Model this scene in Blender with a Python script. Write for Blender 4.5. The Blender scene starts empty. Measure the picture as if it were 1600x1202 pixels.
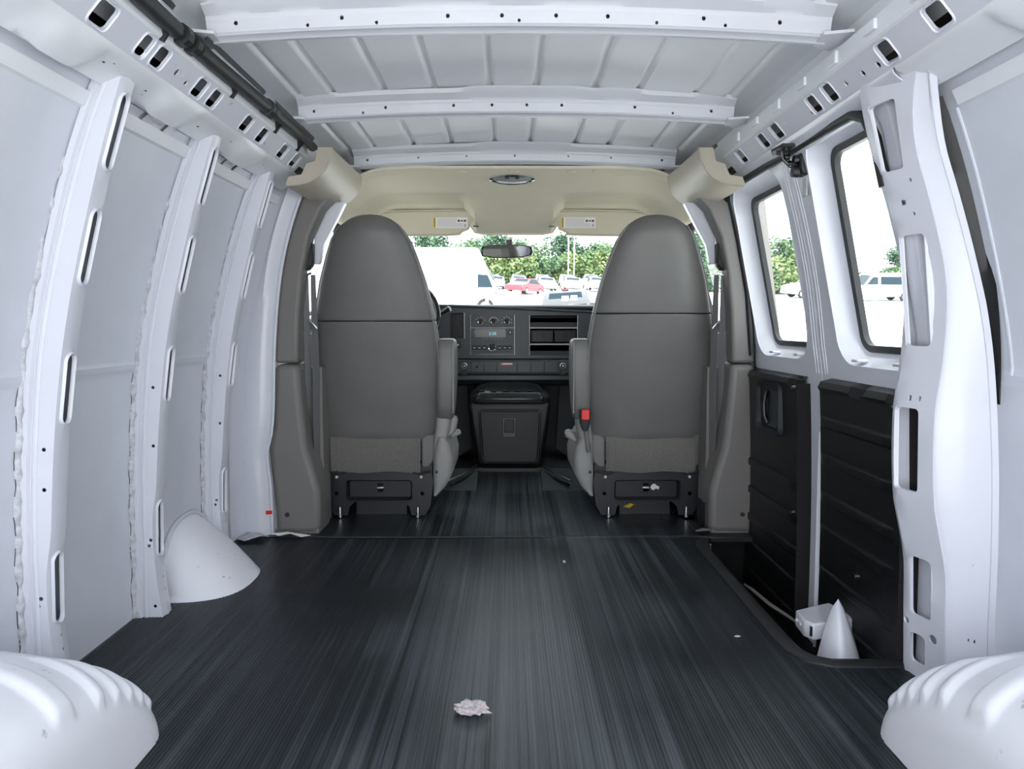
import bpy, bmesh, math, random
from mathutils import Vector, Matrix
from mathutils.geometry import delaunay_2d_cdt
random.seed(7)
S = bpy.context.scene
C = S.collection
PI = math.pi

# ------------------------------------------------------------------ camera
FPX, VPX, VPY = 1190.0, 796.0, 507.0          # focal length and the van axis' vanishing point (1600x1202 frame)
CAM = Vector((-0.02, 0.0, 0.76))
pitch = math.atan((601-VPY)/FPX)
yaw = math.atan((800-VPX)/math.hypot(FPX, 601-VPY))
cd = bpy.data.cameras.new('camera'); cam = bpy.data.objects.new('camera', cd); C.objects.link(cam)
cam.location = CAM; cam.rotation_euler = (PI/2-pitch, 0, -yaw)
cd.sensor_width = 36; cd.lens = 36*FPX/1600; cd.clip_start = 0.02; cd.clip_end = 600
S.camera = cam
# ------------------------------------------------------------------ sky and exposure
W = bpy.data.worlds.new('world'); S.world = W; W.use_nodes = True
wn = W.node_tree; wn.nodes.clear()
bg = wn.nodes.new('ShaderNodeBackground'); wo = wn.nodes.new('ShaderNodeOutputWorld')
bg.inputs[0].default_value = (0.925, 0.965, 1.0, 1); bg.inputs[1].default_value = 3.0
wn.links.new(bg.outputs[0], wo.inputs[0])
sd_ = bpy.data.lights.new('sun', 'SUN'); sun = bpy.data.objects.new('sun', sd_); C.objects.link(sun)   # high hazy sun behind the van
sd_.energy = 7.0; sd_.angle = math.radians(12); sd_.color = (1.0, 0.97, 0.92); sun.rotation_euler = (math.radians(24), math.radians(-8), 0); sun.location = (0, -20, 40)
S.view_settings.view_transform = 'Standard'; S.view_settings.look = 'None'
S.view_settings.exposure = 0.45; S.view_settings.gamma = 1; S.view_settings.use_curve_mapping = False

def at(u, v, Y):                               # point under an image pixel, cast from the camera to depth Y
    F = Vector((math.sin(yaw)*math.cos(pitch), math.cos(yaw)*math.cos(pitch), -math.sin(pitch)))
    R = Vector((math.cos(yaw), -math.sin(yaw), 0)); U = R.cross(F)
    r = F + R*((u-800)/FPX) + U*((601-v)/FPX)
    return CAM + r*(Y/r.y)

# ------------------------------------------------------------------ materials
M = {}
def mat(name, col, rough=0.5, metal=0.0, spec=0.5, bump=0.0, bscale=200.0, noise=0.0, nscale=6.0, coat=0.0, dirt=None, stretch=(1,1,1), sheen=0.0, alpha=None):
    m = bpy.data.materials.new(name); m.use_nodes = True; M[name] = m
    nt = m.node_tree; b = nt.nodes['Principled BSDF']
    b.inputs['Base Color'].default_value = (*col, 1); b.inputs['Roughness'].default_value = rough
    b.inputs['Metallic'].default_value = metal; b.inputs['Specular IOR Level'].default_value = spec
    if coat: b.inputs['Coat Weight'].default_value = coat; b.inputs['Coat Roughness'].default_value = 0.15
    if sheen: b.inputs['Sheen Weight'].default_value = sheen
    L = nt.links.new
    tc = nt.nodes.new('ShaderNodeTexCoord'); mp = nt.nodes.new('ShaderNodeMapping'); mp.inputs['Scale'].default_value = stretch
    L(tc.outputs['Object'], mp.inputs['Vector'])
    if noise or dirt:
        n = nt.nodes.new('ShaderNodeTexNoise'); n.inputs['Scale'].default_value = nscale; n.inputs['Detail'].default_value = 6; n.inputs['Roughness'].default_value = 0.6
        L(mp.outputs[0], n.inputs['Vector'])
        rp = nt.nodes.new('ShaderNodeValToRGB'); L(n.outputs['Fac'], rp.inputs[0])
        d = dirt if dirt else tuple(c*(1-noise) for c in col)
        rp.color_ramp.elements[0].position = 0.35; rp.color_ramp.elements[1].position = 0.62
        rp.color_ramp.elements[0].color = (*d, 1); rp.color_ramp.elements[1].color = (*col, 1)
        if dirt:
            rp.color_ramp.elements[0].position = 0.30; rp.color_ramp.elements[1].position = 0.30+max(noise, 0.02)
        L(rp.outputs[0], b.inputs['Base Color'])
    if bump:
        n2 = nt.nodes.new('ShaderNodeTexNoise'); n2.inputs['Scale'].default_value = bscale; n2.inputs['Detail'].default_value = 2
        L(tc.outputs['Object'], n2.inputs['Vector'])
        bp = nt.nodes.new('ShaderNodeBump'); bp.inputs['Strength'].default_value = bump; bp.inputs['Distance'].default_value = 0.002
        L(n2.outputs['Fac'], bp.inputs['Height']); L(bp.outputs[0], b.inputs['Normal'])
    return m
mat('paint', (0.685, 0.70, 0.775), 0.32, coat=0.25, noise=0.05, nscale=3)
mat('skin', (0.65, 0.675, 0.745), 0.38, noise=0.06, nscale=5)
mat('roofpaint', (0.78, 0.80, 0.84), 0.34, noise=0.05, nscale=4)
mat('bowpaint_shaded', (0.60, 0.615, 0.67), 0.36, noise=0.05, nscale=4)  # the same white body paint, with the bows' duller light put into the colour
mat('scuffed', (0.79, 0.80, 0.86), 0.38, noise=0.05, dirt=(0.45, 0.45, 0.47), nscale=26)
mat('foam', (0.62, 0.63, 0.68), 0.8, bump=0.6, bscale=90, noise=0.35, nscale=60)
mat('vinyl', (0.155, 0.152, 0.148), 0.42, bump=0.25, bscale=500, noise=0.10, nscale=6)
mat('vinyl_side', (0.21, 0.205, 0.20), 0.45, bump=0.2, bscale=500)
mat('cloth', (0.19, 0.18, 0.165), 0.95, bump=0.7, bscale=700, noise=0.30, nscale=260, sheen=0.2)
mat('seatplastic', (0.27, 0.265, 0.26), 0.42, bump=0.1, bscale=300)
mat('trim', (0.175, 0.165, 0.16), 0.5, bump=0.25, bscale=450)
mat('headliner', (0.70, 0.65, 0.52), 0.85, bump=0.25, bscale=500, noise=0.05, nscale=5)
mat('beige', (0.47, 0.425, 0.35), 0.42, bump=0.15, bscale=400)
mat('visor', (0.56, 0.52, 0.42), 0.75, bump=0.2, bscale=500)
mat('black', (0.012, 0.013, 0.015), 0.45)
mat('dash', (0.021, 0.025, 0.030), 0.52, spec=0.35, bump=0.3, bscale=600)
mat('dashface', (0.024, 0.029, 0.035), 0.42, bump=0.15, bscale=700)
mat('gloss', (0.012, 0.014, 0.017), 0.22)
mat('cover', (0.010, 0.011, 0.013), 0.42, spec=0.35, bump=0.2, bscale=600)
mat('toe', (0.05, 0.06, 0.064), 0.8, bump=0.3, bscale=300)
mat('pickup_paint', (0.13, 0.135, 0.145), 0.3)
mat('panelblack', (0.007, 0.0075, 0.009), 0.36, spec=0.32, bump=0.7, bscale=330)
mat('felt', (0.012, 0.010, 0.013), 0.95, bump=0.8, bscale=350)
mat('rubber', (0.014, 0.015, 0.017), 0.5)
mat('pedestal', (0.016, 0.016, 0.020), 0.35)
mat('steel', (0.75, 0.76, 0.78), 0.28, metal=1.0)
mat('chrome', (0.85, 0.86, 0.88), 0.12, metal=1.0)
mat('silver', (0.62, 0.64, 0.66), 0.3, metal=0.6)
mat('red', (0.75, 0.02, 0.02), 0.4)
mat('yellow', (0.75, 0.55, 0.05), 0.5)
mat('paperwhite', (0.80, 0.78, 0.78), 0.8)
mat('tissue', (0.55, 0.50, 0.52), 0.9, noise=0.3, nscale=160)
mat('print', (0.10, 0.10, 0.11), 0.6)
mat('printgrey', (0.40, 0.41, 0.43), 0.6)
mat('mark', (0.72, 0.74, 0.78), 0.5)
mat('orange', (0.8, 0.16, 0.03), 0.5)
mat('webbing', (0.16, 0.16, 0.165), 0.7, bump=0.3, bscale=600)
mat('concrete', (0.74, 0.75, 0.74), 0.9, noise=0.12, nscale=0.3)
mat('carwhite', (0.80, 0.81, 0.82), 0.25, coat=0.5)
mat('cargrey', (0.30, 0.31, 0.33), 0.25, coat=0.5)
mat('cardark', (0.035, 0.04, 0.05), 0.25, coat=0.5)
mat('carred', (0.45, 0.03, 0.05), 0.3, coat=0.5)
mat('carsilver', (0.50, 0.52, 0.54), 0.25, coat=0.5)
mat('carglass', (0.022, 0.04, 0.055), 0.25, spec=0.2)
mat('tyre', (0.03, 0.03, 0.032), 0.8)
mat('bluegrey', (0.30, 0.42, 0.48), 0.5)
mat('cavity_shade', (0.03, 0.03, 0.033), 0.9)
mat('wood', (0.42, 0.38, 0.33), 0.9)
mat('galv', (0.55, 0.56, 0.56), 0.6)
mat('bark', (0.16, 0.12, 0.085), 0.9)
# rubber floor: dust lies in long streaks
def floor_mat():
    m = mat('mat_rubber', (0.020, 0.024, 0.029), 0.42, spec=0.38)
    nt = m.node_tree; b = nt.nodes['Principled BSDF']; L = nt.links.new
    tc = nt.nodes.new('ShaderNodeTexCoord')
    def nz(sc, st, det=5):
        mp = nt.nodes.new('ShaderNodeMapping'); mp.inputs['Scale'].default_value = st; L(tc.outputs['Object'], mp.inputs['Vector'])
        n = nt.nodes.new('ShaderNodeTexNoise'); n.inputs['Scale'].default_value = sc; n.inputs['Detail'].default_value = det; L(mp.outputs[0], n.inputs['Vector']); return n
    a = nz(1.0, (120, 0.6, 1)); c = nz(2.2, (1, 1, 1)); d = nz(1.0, (45, 0.5, 1), 3)
    mu = nt.nodes.new('ShaderNodeMath'); mu.operation = 'MULTIPLY'; L(a.outputs['Fac'], mu.inputs[0]); L(c.outputs['Fac'], mu.inputs[1])
    m2 = nt.nodes.new('ShaderNodeMath'); m2.operation = 'MULTIPLY'; L(mu.outputs[0], m2.inputs[0]); L(d.outputs['Fac'], m2.inputs[1])
    # windshield sheen down the middle, painted into the dust colour
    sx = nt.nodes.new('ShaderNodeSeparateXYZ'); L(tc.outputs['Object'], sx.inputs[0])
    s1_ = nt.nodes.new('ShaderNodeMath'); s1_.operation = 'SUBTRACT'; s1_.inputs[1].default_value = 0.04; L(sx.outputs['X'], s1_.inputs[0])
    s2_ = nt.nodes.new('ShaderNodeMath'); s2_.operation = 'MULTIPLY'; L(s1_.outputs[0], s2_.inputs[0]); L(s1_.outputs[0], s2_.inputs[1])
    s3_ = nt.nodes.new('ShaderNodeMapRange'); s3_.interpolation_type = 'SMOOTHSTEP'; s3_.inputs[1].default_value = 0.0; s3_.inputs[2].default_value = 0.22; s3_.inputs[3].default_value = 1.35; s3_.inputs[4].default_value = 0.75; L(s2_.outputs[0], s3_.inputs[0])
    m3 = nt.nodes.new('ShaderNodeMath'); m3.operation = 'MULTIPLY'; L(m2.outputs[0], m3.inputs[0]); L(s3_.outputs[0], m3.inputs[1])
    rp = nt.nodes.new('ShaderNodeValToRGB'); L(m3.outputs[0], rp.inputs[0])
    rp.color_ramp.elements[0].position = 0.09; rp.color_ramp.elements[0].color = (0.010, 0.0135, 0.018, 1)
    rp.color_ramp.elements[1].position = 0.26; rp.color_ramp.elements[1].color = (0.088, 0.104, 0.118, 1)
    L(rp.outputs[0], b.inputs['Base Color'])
    r2 = nt.nodes.new('ShaderNodeMapRange'); r2.inputs[1].default_value = 0.3; r2.inputs[2].default_value = 0.7; r2.inputs[3].default_value = 0.27; r2.inputs[4].default_value = 0.46
    L(c.outputs['Fac'], r2.inputs[0]); L(r2.outputs[0], b.inputs['Roughness'])
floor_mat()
def glass_mat(name, tint, gl):
    m = bpy.data.materials.new(name); m.use_nodes = True; M[name] = m; nt = m.node_tree; nt.nodes.clear()
    t = nt.nodes.new('ShaderNodeBsdfTransparent'); t.inputs[0].default_value = (*tint, 1)
    g = nt.nodes.new('ShaderNodeBsdfGlossy'); g.inputs['Roughness'].default_value = 0.02
    lw = nt.nodes.new('ShaderNodeLayerWeight'); lw.inputs[0].default_value = 0.5
    fr = nt.nodes.new('ShaderNodeMath'); fr.operation = 'POWER'; fr.inputs[1].default_value = 4.0; nt.links.new(lw.outputs['Facing'], fr.inputs[0])
    mx = nt.nodes.new('ShaderNodeMixShader'); o = nt.nodes.new('ShaderNodeOutputMaterial')
    mm = nt.nodes.new('ShaderNodeMath'); mm.operation = 'MULTIPLY'; mm.inputs[1].default_value = gl
    ad = nt.nodes.new('ShaderNodeMath'); ad.operation = 'ADD'; ad.inputs[1].default_value = 0.03
    nt.links.new(fr.outputs[0], mm.inputs[0]); nt.links.new(mm.outputs[0], ad.inputs[0]); nt.links.new(ad.outputs[0], mx.inputs[0]); nt.links.new(t.outputs[0], mx.inputs[1]); nt.links.new(g.outputs[0], mx.inputs[2]); nt.links.new(mx.outputs[0], o.inputs[0])
glass_mat('glass', (0.93, 0.97, 0.96), 0.5)
def emit_mat(name, col, st):
    m = bpy.data.materials.new(name); m.use_nodes = True; M[name] = m; b = m.node_tree.nodes['Principled BSDF']
    b.inputs['Base Color'].default_value = (0.01, 0.02, 0.02, 1); b.inputs['Emission Color'].default_value = (*col, 1); b.inputs['Emission Strength'].default_value = st
emit_mat('display_digits', (0.35, 0.85, 0.95), 0.55)
def leaf_mat(name, c1, c2):
    m = mat(name, c1, 0.6); nt = m.node_tree; b = nt.nodes['Principled BSDF']
    tc = nt.nodes.new('ShaderNodeTexCoord'); n = nt.nodes.new('ShaderNodeTexNoise'); n.inputs['Scale'].default_value = 0.55; n.inputs['Detail'].default_value = 3
    oi = nt.nodes.new('ShaderNodeObjectInfo'); ad = nt.nodes.new('ShaderNodeVectorMath'); ad.operation = 'ADD'
    nt.links.new(tc.outputs['Object'], ad.inputs[0]); nt.links.new(oi.outputs['Location'], ad.inputs[1]); nt.links.new(ad.outputs[0], n.inputs['Vector'])
    rp = nt.nodes.new('ShaderNodeValToRGB'); rp.color_ramp.elements[0].position = 0.38; rp.color_ramp.elements[1].position = 0.62
    rp.color_ramp.elements[0].color = (*c1, 1); rp.color_ramp.elements[1].color = (*c2, 1)
    nt.links.new(n.outputs['Fac'], rp.inputs[0]); nt.links.new(rp.outputs[0], b.inputs['Base Color'])
leaf_mat('leaf_a', (0.070, 0.14, 0.080), (0.16, 0.25, 0.12))
leaf_mat('leaf_b', (0.06, 0.125, 0.085), (0.13, 0.21, 0.125))
leaf_mat('leaf_c', (0.11, 0.185, 0.075), (0.23, 0.29, 0.115))

# ------------------------------------------------------------------ helpers
def link(o, parent=None):
    C.objects.link(o)
    if parent is not None: o.parent = parent
    return o
def mesh_obj(name, v, f, m, parent=None, smooth=None, bevel=0, solid=0, seg=2, off=-1):
    me = bpy.data.meshes.new(name); me.from_pydata([tuple(p) for p in v], [], f); me.update()
    bm = bmesh.new(); bm.from_mesh(me); bmesh.ops.recalc_face_normals(bm, faces=bm.faces); bm.to_mesh(me); bm.free()
    me.materials.append(M[m])
    if smooth is not None:
        me.polygons.foreach_set('use_smooth', [True]*len(me.polygons)); me.set_sharp_from_angle(angle=math.radians(smooth))
    o = link(bpy.data.objects.new(name, me), parent)
    if solid:
        k = o.modifiers.new('solid', 'SOLIDIFY'); k.thickness = solid; k.offset = off
        k = o.modifiers.new('split', 'EDGE_SPLIT'); k.split_angle = math.radians(40)
    if bevel:
        k = o.modifiers.new('bevel', 'BEVEL'); k.width = bevel; k.segments = seg; k.limit_method = 'ANGLE'; k.angle_limit = math.radians(35)
        me.polygons.foreach_set('use_smooth', [True]*len(me.polygons)); me.set_sharp_from_angle(angle=math.radians(45))
    return o
def tag(o, label=None, cat=None, group=None, kind=None):
    if label: o['label'] = label
    if cat: o['category'] = cat
    if group: o['group'] = group
    if kind: o['kind'] = kind
    return o
def empty(name, loc=(0,0,0), label=None, cat=None, group=None, kind=None):
    o = bpy.data.objects.new(name, None); o.empty_display_size = 0.05; link(o); o.location = loc
    return tag(o, label, cat, group, kind)
class MB:
    """collects shapes given in world coordinates; build() makes one mesh"""
    def __init__(s): s.v = []; s.f = []
    def add(s, v, f):
        n = len(s.v); s.v += [Vector(p) for p in v]; s.f += [tuple(i+n for i in q) for q in f]; return s
    def box(s, x0, x1, y0, y1, z0, z1):
        return s.add([(x0,y0,z0),(x1,y0,z0),(x1,y1,z0),(x0,y1,z0),(x0,y0,z1),(x1,y0,z1),(x1,y1,z1),(x0,y1,z1)],
                     [(0,3,2,1),(4,5,6,7),(0,1,5,4),(1,2,6,5),(2,3,7,6),(3,0,4,7)])
    def prism(s, pts, a, b, axis='y'):
        n = len(pts); put = {'y': lambda p, t: (p[0], t, p[1]), 'x': lambda p, t: (t, p[0], p[1]), 'z': lambda p, t: (p[0], p[1], t)}[axis]
        v = [put(p, a) for p in pts] + [put(p, b) for p in pts]
        return s.add(v, [tuple(range(n)), tuple(range(2*n-1, n-1, -1))] + [(i, (i+1) % n, n+(i+1) % n, n+i) for i in range(n)])
    def loft(s, rings, cap=True, closed=True):
        n = len(rings[0]); v = [p for r in rings for p in r]; f = []
        for j in range(len(rings)-1):
            for i in range(n if closed else n-1):
                f.append((j*n+i, j*n+(i+1) % n, (j+1)*n+(i+1) % n, (j+1)*n+i))
        if cap and closed: f += [tuple(range(n)), tuple(range((len(rings)-1)*n, len(rings)*n))]
        return s.add(v, f)
    def tube(s, path, r, n=8, cap=True):
        path = [Vector(p) for p in path]; rings = []
        up = None
        for i, p in enumerate(path):
            t = (path[min(i+1, len(path)-1)] - path[max(i-1, 0)]).normalized()
            if up is None: up = Vector((0,0,1)) if abs(t.z) < 0.9 else Vector((1,0,0))
            a = t.cross(up).normalized(); up = a.cross(t).normalized()
            rr = r[i] if isinstance(r, (list, tuple)) else r
            rings.append([p + a*rr*math.cos(2*PI*k/n) + up*rr*math.sin(2*PI*k/n) for k in range(n)])
        return s.loft(rings, cap)
    def lathe(s, prof, c, axis='y', n=20):
        c = Vector(c); rings = []
        for r, h in prof:
            ring = []
            for k in range(n):
                a = 2*PI*k/n; p, q = r*math.cos(a), r*math.sin(a)
                ring.append(c + Vector({'y': (p, h, q), 'x': (h, p, q), 'z': (p, q, h)}[axis]))
            rings.append(ring)
        return s.loft(rings)
    def grid(s, rows):
        return s.loft(rows, cap=False, closed=False)
    def build(s, name, m, parent=None, smooth=35, bevel=0, solid=0, seg=2, off=-1):
        v = s.v
        if parent is not None:
            base = Vector((0,0,0)); q = parent
            while q is not None: base += q.location; q = q.parent
            v = [p-base for p in v]
        return mesh_obj(name, v, s.f, m, parent, smooth, bevel, solid, seg, off)
def inpoly(p, poly):
    x, y = p; c = False; n = len(poly)
    for i in range(n):
        x1, y1 = poly[i]; x2, y2 = poly[i-1]
        if (y1 > y) != (y2 > y) and x < (x2-x1)*(y-y1)/(y2-y1)+x1: c = not c
    return c
def resample(poly, step):
    out = []
    for i, a in enumerate(poly):
        b = poly[(i+1) % len(poly)]; d = math.dist(a, b); k = max(1, math.ceil(d/step))
        out += [(a[0]+(b[0]-a[0])*t/k, a[1]+(b[1]-a[1])*t/k) for t in range(k)]
    return out
def rrect(x0, x1, y0, y1, r, n=4):
    r = min(r, abs(x1-x0)/2*0.999, abs(y1-y0)/2*0.999); out = []
    for cx, cy, a0 in ((x1-r, y1-r, 0), (x0+r, y1-r, 90), (x0+r, y0+r, 180), (x1-r, y0+r, 270)):
        out += [(cx+r*math.cos(math.radians(a0+90*k/n)), cy+r*math.sin(math.radians(a0+90*k/n))) for k in range(n+1)]
    return out
def circ(x, y, r, n=10, ry=None): return [(x+r*math.cos(2*PI*k/n), y+(ry or r)*math.sin(2*PI*k/n)) for k in range(n)]
def sheet(mb, outer, holes, fn, step=0.05):
    """pressed sheet: 2-D outline with real holes, mapped to space by fn"""
    loops = [resample(outer, step)] + [list(h) for h in holes]
    pts = []; edges = []
    for lp in loops:
        n = len(pts); pts += lp; edges += [(n+i, n+(i+1) % len(lp)) for i in range(len(lp))]
    xs = [p[0] for p in outer]; ys = [p[1] for p in outer]
    def near(p): return any(math.dist(p, q) < step*0.45 for q in pts0)
    pts0 = list(pts)
    i = min(xs)+step*0.5
    while i < max(xs):
        j = min(ys)+step*0.5
        while j < max(ys):
            if inpoly((i, j), outer) and not any(inpoly((i, j), h) for h in holes) and not near((i, j)): pts.append((i, j))
            j += step
        i += step
    r = delaunay_2d_cdt([Vector(p) for p in pts], edges, [], 0, 1e-6)
    vs = [(q.x, q.y) for q in r[0]]; fs = []
    for t in r[2]:
        c = (sum(vs[k][0] for k in t)/3, sum(vs[k][1] for k in t)/3)
        if inpoly(c, loops[0]) and not any(inpoly(c, h) for h in holes): fs.append(tuple(t))
    return mb.add([fn(*q) for q in vs], fs)
def interp(tab):
    def f(z):
        if z <= tab[0][0]: return tab[0][1]
        for (a, b), (c, d) in zip(tab, tab[1:]):
            if z <= c: return b+(d-b)*(z-a)/(c-a)
        return tab[-1][1]
    return f
def smooth_interp(tab):                        # Catmull-Rom through the table
    def f(z):
        n = len(tab)
        if z <= tab[0][0]: return tab[0][1]
        if z >= tab[-1][0]: return tab[-1][1]
        i = max(k for k in range(n-1) if tab[k][0] <= z)
        x0, y0 = tab[i]; x1, y1 = tab[i+1]; h = x1-x0; t = (z-x0)/h
        m0 = (tab[i+1][1]-tab[max(i-1,0)][1])/(tab[i+1][0]-tab[max(i-1,0)][0])*h
        m1 = (tab[min(i+2,n-1)][1]-tab[i][1])/(tab[min(i+2,n-1)][0]-tab[i][0])*h
        return (2*t**3-3*t*t+1)*y0+(t**3-2*t*t+t)*m0+(-2*t**3+3*t*t)*y1+(t**3-t*t)*m1
    return f
def frange(a, b, n): return [a+(b-a)*i/n for i in range(n+1)]

# ------------------------------------------------------------------ the shell
YR, YF = -0.15, 2.72                           # rear sill, B-pillar
skin = smooth_interp([(-0.3,0.985),(0,0.995),(0.15,0.992),(0.33,0.990),(0.51,0.981),(0.69,0.963),(0.83,0.936),(1.02,0.886),(1.15,0.842),(1.22,0.812),(1.30,0.77)])
ribx = smooth_interp([(0,0.922),(0.1,0.934),(0.2,0.940),(0.27,0.938),(0.34,0.927),(0.42,0.921),(0.56,0.908),(0.70,0.889),(0.85,0.859),(1.04,0.810),(1.13,0.784),(1.24,0.748)])
def skin_c(z):                                 # with the pressed belt crease
    return skin(z) - (0.007*math.exp(-((z-0.652)/0.010)**2)) - (0.004 if z > 0.655 else 0)

# floor
FZ = 0.0
mb = MB()
outl = [(-0.998,YR),(0.998,YR),(0.998,1.655),(0.70,1.655),(0.665,1.68),(0.645,1.74),(0.645,2.56),(0.66,2.62),(0.70,2.66),(0.70,2.672),(-0.998,2.672)]
mb.prism(outl, -0.02, 0.0, 'z')
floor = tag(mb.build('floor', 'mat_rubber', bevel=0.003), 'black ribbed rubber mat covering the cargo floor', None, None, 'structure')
def ribs(x0, x1, y0, y1, zf, pitch, w, h):
    m = MB(); x = x0
    while x < x1:
        z = zf
        m.add([(x-w,y0,z-.0005),(x-w*.55,y0,z+h),(x+w*.55,y0,z+h),(x+w,y0,z-.0005),(x-w,y1,z-.0005),(x-w*.55,y1,z+h),(x+w*.55,y1,z+h),(x+w,y1,z-.0005)],
              [(0,4,5,1),(1,5,6,2),(2,6,7,3),(0,1,2,3),(4,7,6,5)])
        x += pitch
    return m
rm = ribs(-0.985, 0.625, 0.6, 2.655, 0, 0.0072, 0.0020, 0.0011)
rm.v += []; r2 = ribs(0.632, 0.985, 0.6, 1.645, 0, 0.0072, 0.0020, 0.0011); rm.add(r2.v, r2.f)
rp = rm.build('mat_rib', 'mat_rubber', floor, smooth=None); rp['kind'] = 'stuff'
# underbody below the mat
MB().prism([(-1.0,YR),(1.0,YR),(1.0,1.66),(0.68,1.66),(0.66,1.70),(0.66,2.60),(0.70,2.66),(0.70,4.3),(-1.0,4.3)], -0.06, -0.022, 'z').build('floor_pan', 'paint', floor)
# cab floor with its own mat
mb = MB()
rows = []
def cabz(x, y): return 0.004 + 0.05*max(0, min(1, (y-3.25)/0.5))**2
for y in frange(2.668, 4.1, 14): rows.append([(x, y, cabz(x, y)) for x in frange(-0.93, 0.70, 24)])
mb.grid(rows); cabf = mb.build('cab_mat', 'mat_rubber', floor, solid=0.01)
m = MB(); x = -0.40
while x < 0.40:
    for a, b in zip(frange(2.675, 3.62, 9), frange(2.675, 3.62, 9)[1:]):
        za, zb = cabz(x, a), cabz(x, b)
        m.add([(x-.0025,a,za),(x-.0014,a,za+.0016),(x+.0014,a,za+.0016),(x+.0025,a,za),(x-.0025,b,zb),(x-.0014,b,zb+.0016),(x+.0014,b,zb+.0016),(x+.0025,b,zb)],
              [(0,4,5,1),(1,5,6,2),(2,6,7,3)])
    x += 0.0088
o = m.build('cab_mat_rib', 'mat_rubber', floor, smooth=None); o['kind'] = 'stuff'
mb = MB(); mb.tube([(x, 2.670+0.004*math.sin(x*4), 0.002) for x in frange(-0.80, 0.70, 30)], 0.0045, 6); mb.build('mat_seam', 'rubber', floor)
MB().box(0.66, 0.97, 2.86, 4.28, -0.05, 0.004).build('cab_mat', 'mat_rubber', floor)
for a_, b_ in ((-0.36,-0.17),(0.13,0.32)):
    MB().grid([[(x, y, 0.004+0.06*((y-3.40)/.22)**1.3) for x in frange(a_, b_, 6)] for y in frange(3.40, 3.62, 8)]).build('toe_carpet', 'toe', floor, smooth=60, solid=.006)
# step well by the side door
mb = MB()
WZ = -0.19
mb.add([(0.66,1.65,WZ),(0.97,1.65,WZ),(0.97,2.76,WZ),(0.66,2.76,WZ),(0.66,1.65,-0.02),(0.66,2.76,-0.02),(0.97,1.65,-0.02),(0.97,2.76,0.0),(0.66,2.76,0.0)],
       [(0,1,2,3),(0,3,5,4),(0,1,6,4),(3,2,7,8)])
mb.build('step_well', 'panelblack', floor, solid=0.006)
MB().box(0.66,0.86,2.665,2.9,-0.02,0.005).build('well_ledge', 'rubber', floor, bevel=0.006)
path = [(0.985,1.645,0.0),(0.80,1.650,0.0),(0.705,1.652,0.0),(0.665,1.672,0.0),(0.642,1.72,0.0),(0.638,1.80,0.0),(0.638,2.50,0.0),(0.642,2.56,0.0),(0.66,2.62,0.0)]
prof = [(-0.022,-0.004),(-0.020,0.004),(-0.010,0.008),(0.010,0.008),(0.020,0.003),(0.024,-0.020),(0.012,-0.022),(0.010,-0.004)]
rings = []
P = [Vector(p) for p in path]
for i, p in enumerate(P):
    t = (P[min(i+1,len(P)-1)]-P[max(i-1,0)]).normalized(); nrm = Vector((t.y,-t.x,0))
    rings.append([p+nrm*a+Vector((0,0,b)) for a, b in prof])
tag(MB().loft(rings).build('trim_1', 'rubber', None, smooth=40), 'black rubber edging strip around the side step well', None, None, 'structure')
# left wall skin
def skin_mesh(s, y0, y1, z0=-0.05, z1=1.24, ny=24):
    zs = frange(z0, 0.60, 10)+frange(0.615, 0.69, 15)+frange(0.72, z1, 14)
    return MB().grid([[(s*skin_c(z), y, z) for z in zs] for y in frange(y0, y1, ny)])
wl = tag(skin_mesh(-1, YR, 2.68).build('wall_left', 'skin', None, smooth=60, solid=0.002, off=1), 'white painted left side panel of the van between the ribs', None, None, 'structure')
wr = tag(skin_mesh(1, YR, 1.60).build('wall_right', 'skin', None, smooth=60, solid=0.002, off=1), 'white painted right rear side panel behind the side door pillar', None, None, 'structure')
# header rails (perforated cant rails)
HL, HU = (0.715, 1.250), (0.675, 1.297)        # lower and upper edge of the perforated face
def header(s, parent, y0, y1, slots, rounds):
    def fn(a, t, d=0.0):                       # a along the van, t 0..1 across the face
        return (s*(HL[0]+(HU[0]-HL[0])*t), a, HL[1]+(HU[1]-HL[1])*t)
    L = math.dist(HL, HU)
    holes = [rrect(y-w/2, y+w/2, (c-h/2), (c+h/2), 0.008, 3) for y, w, c, h in slots] + [circ(y, c, r, 8) for y, c, r in rounds]
    mb = MB(); sheet(mb, [(y0,0),(y1,0),(y1,L),(y0,L)], holes, lambda a, t: fn(a, t/L), 0.05)
    h = mb.build('header_rail', 'paint', parent, smooth=30, solid=0.004, off=0)
    for y, w, c, hh in slots:                  # raised lip pressed around each slot
        o = rrect(y-w/2-.008, y+w/2+.008, c-hh/2-.008, c+hh/2+.008, 0.012, 3); i = rrect(y-w/2-.001, y+w/2+.001, c-hh/2-.001, c+hh/2+.001, 0.009, 3)
        nx, nz = (-s*math.sin(math.atan2(HU[1]-HL[1], HL[0]-HU[0])), -math.cos(math.atan2(HU[1]-HL[1], HL[0]-HU[0])))
        def up(q, e): p = fn(q[0], q[1]/L); return (p[0]+nx*e, p[1], p[2]+nz*e)
        mb = MB(); mb.loft([[up(q, 0.0) for q in o], [up(q, 0.0045) for q in [((a[0]+b[0])/2, (a[1]+b[1])/2) for a, b in zip(o, i)]], [up(q, -0.002) for q in i]], cap=False)
        mb.build('slot_lip', 'paint', h, smooth=60)
    # upper flange and lower ledge, outer closing panel
    mb = MB(); pr = [(HU[0],HU[1]),(HU[0]-.004,HU[1]+.004),(HU[0]-.006,1.335),(HU[0]+.02,1.345),(HU[0]+.025,1.385)]
    mb.grid([[(s*x, y, z) for x, z in pr] for y in frange(y0, y1, 20)]); mb.build('flange', 'roofpaint', h, smooth=30, solid=0.003)
    return h
def ysl(us): return [0.67*1190/abs(796-u) for u in us]
L_ = math.dist(HL, HU)
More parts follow.
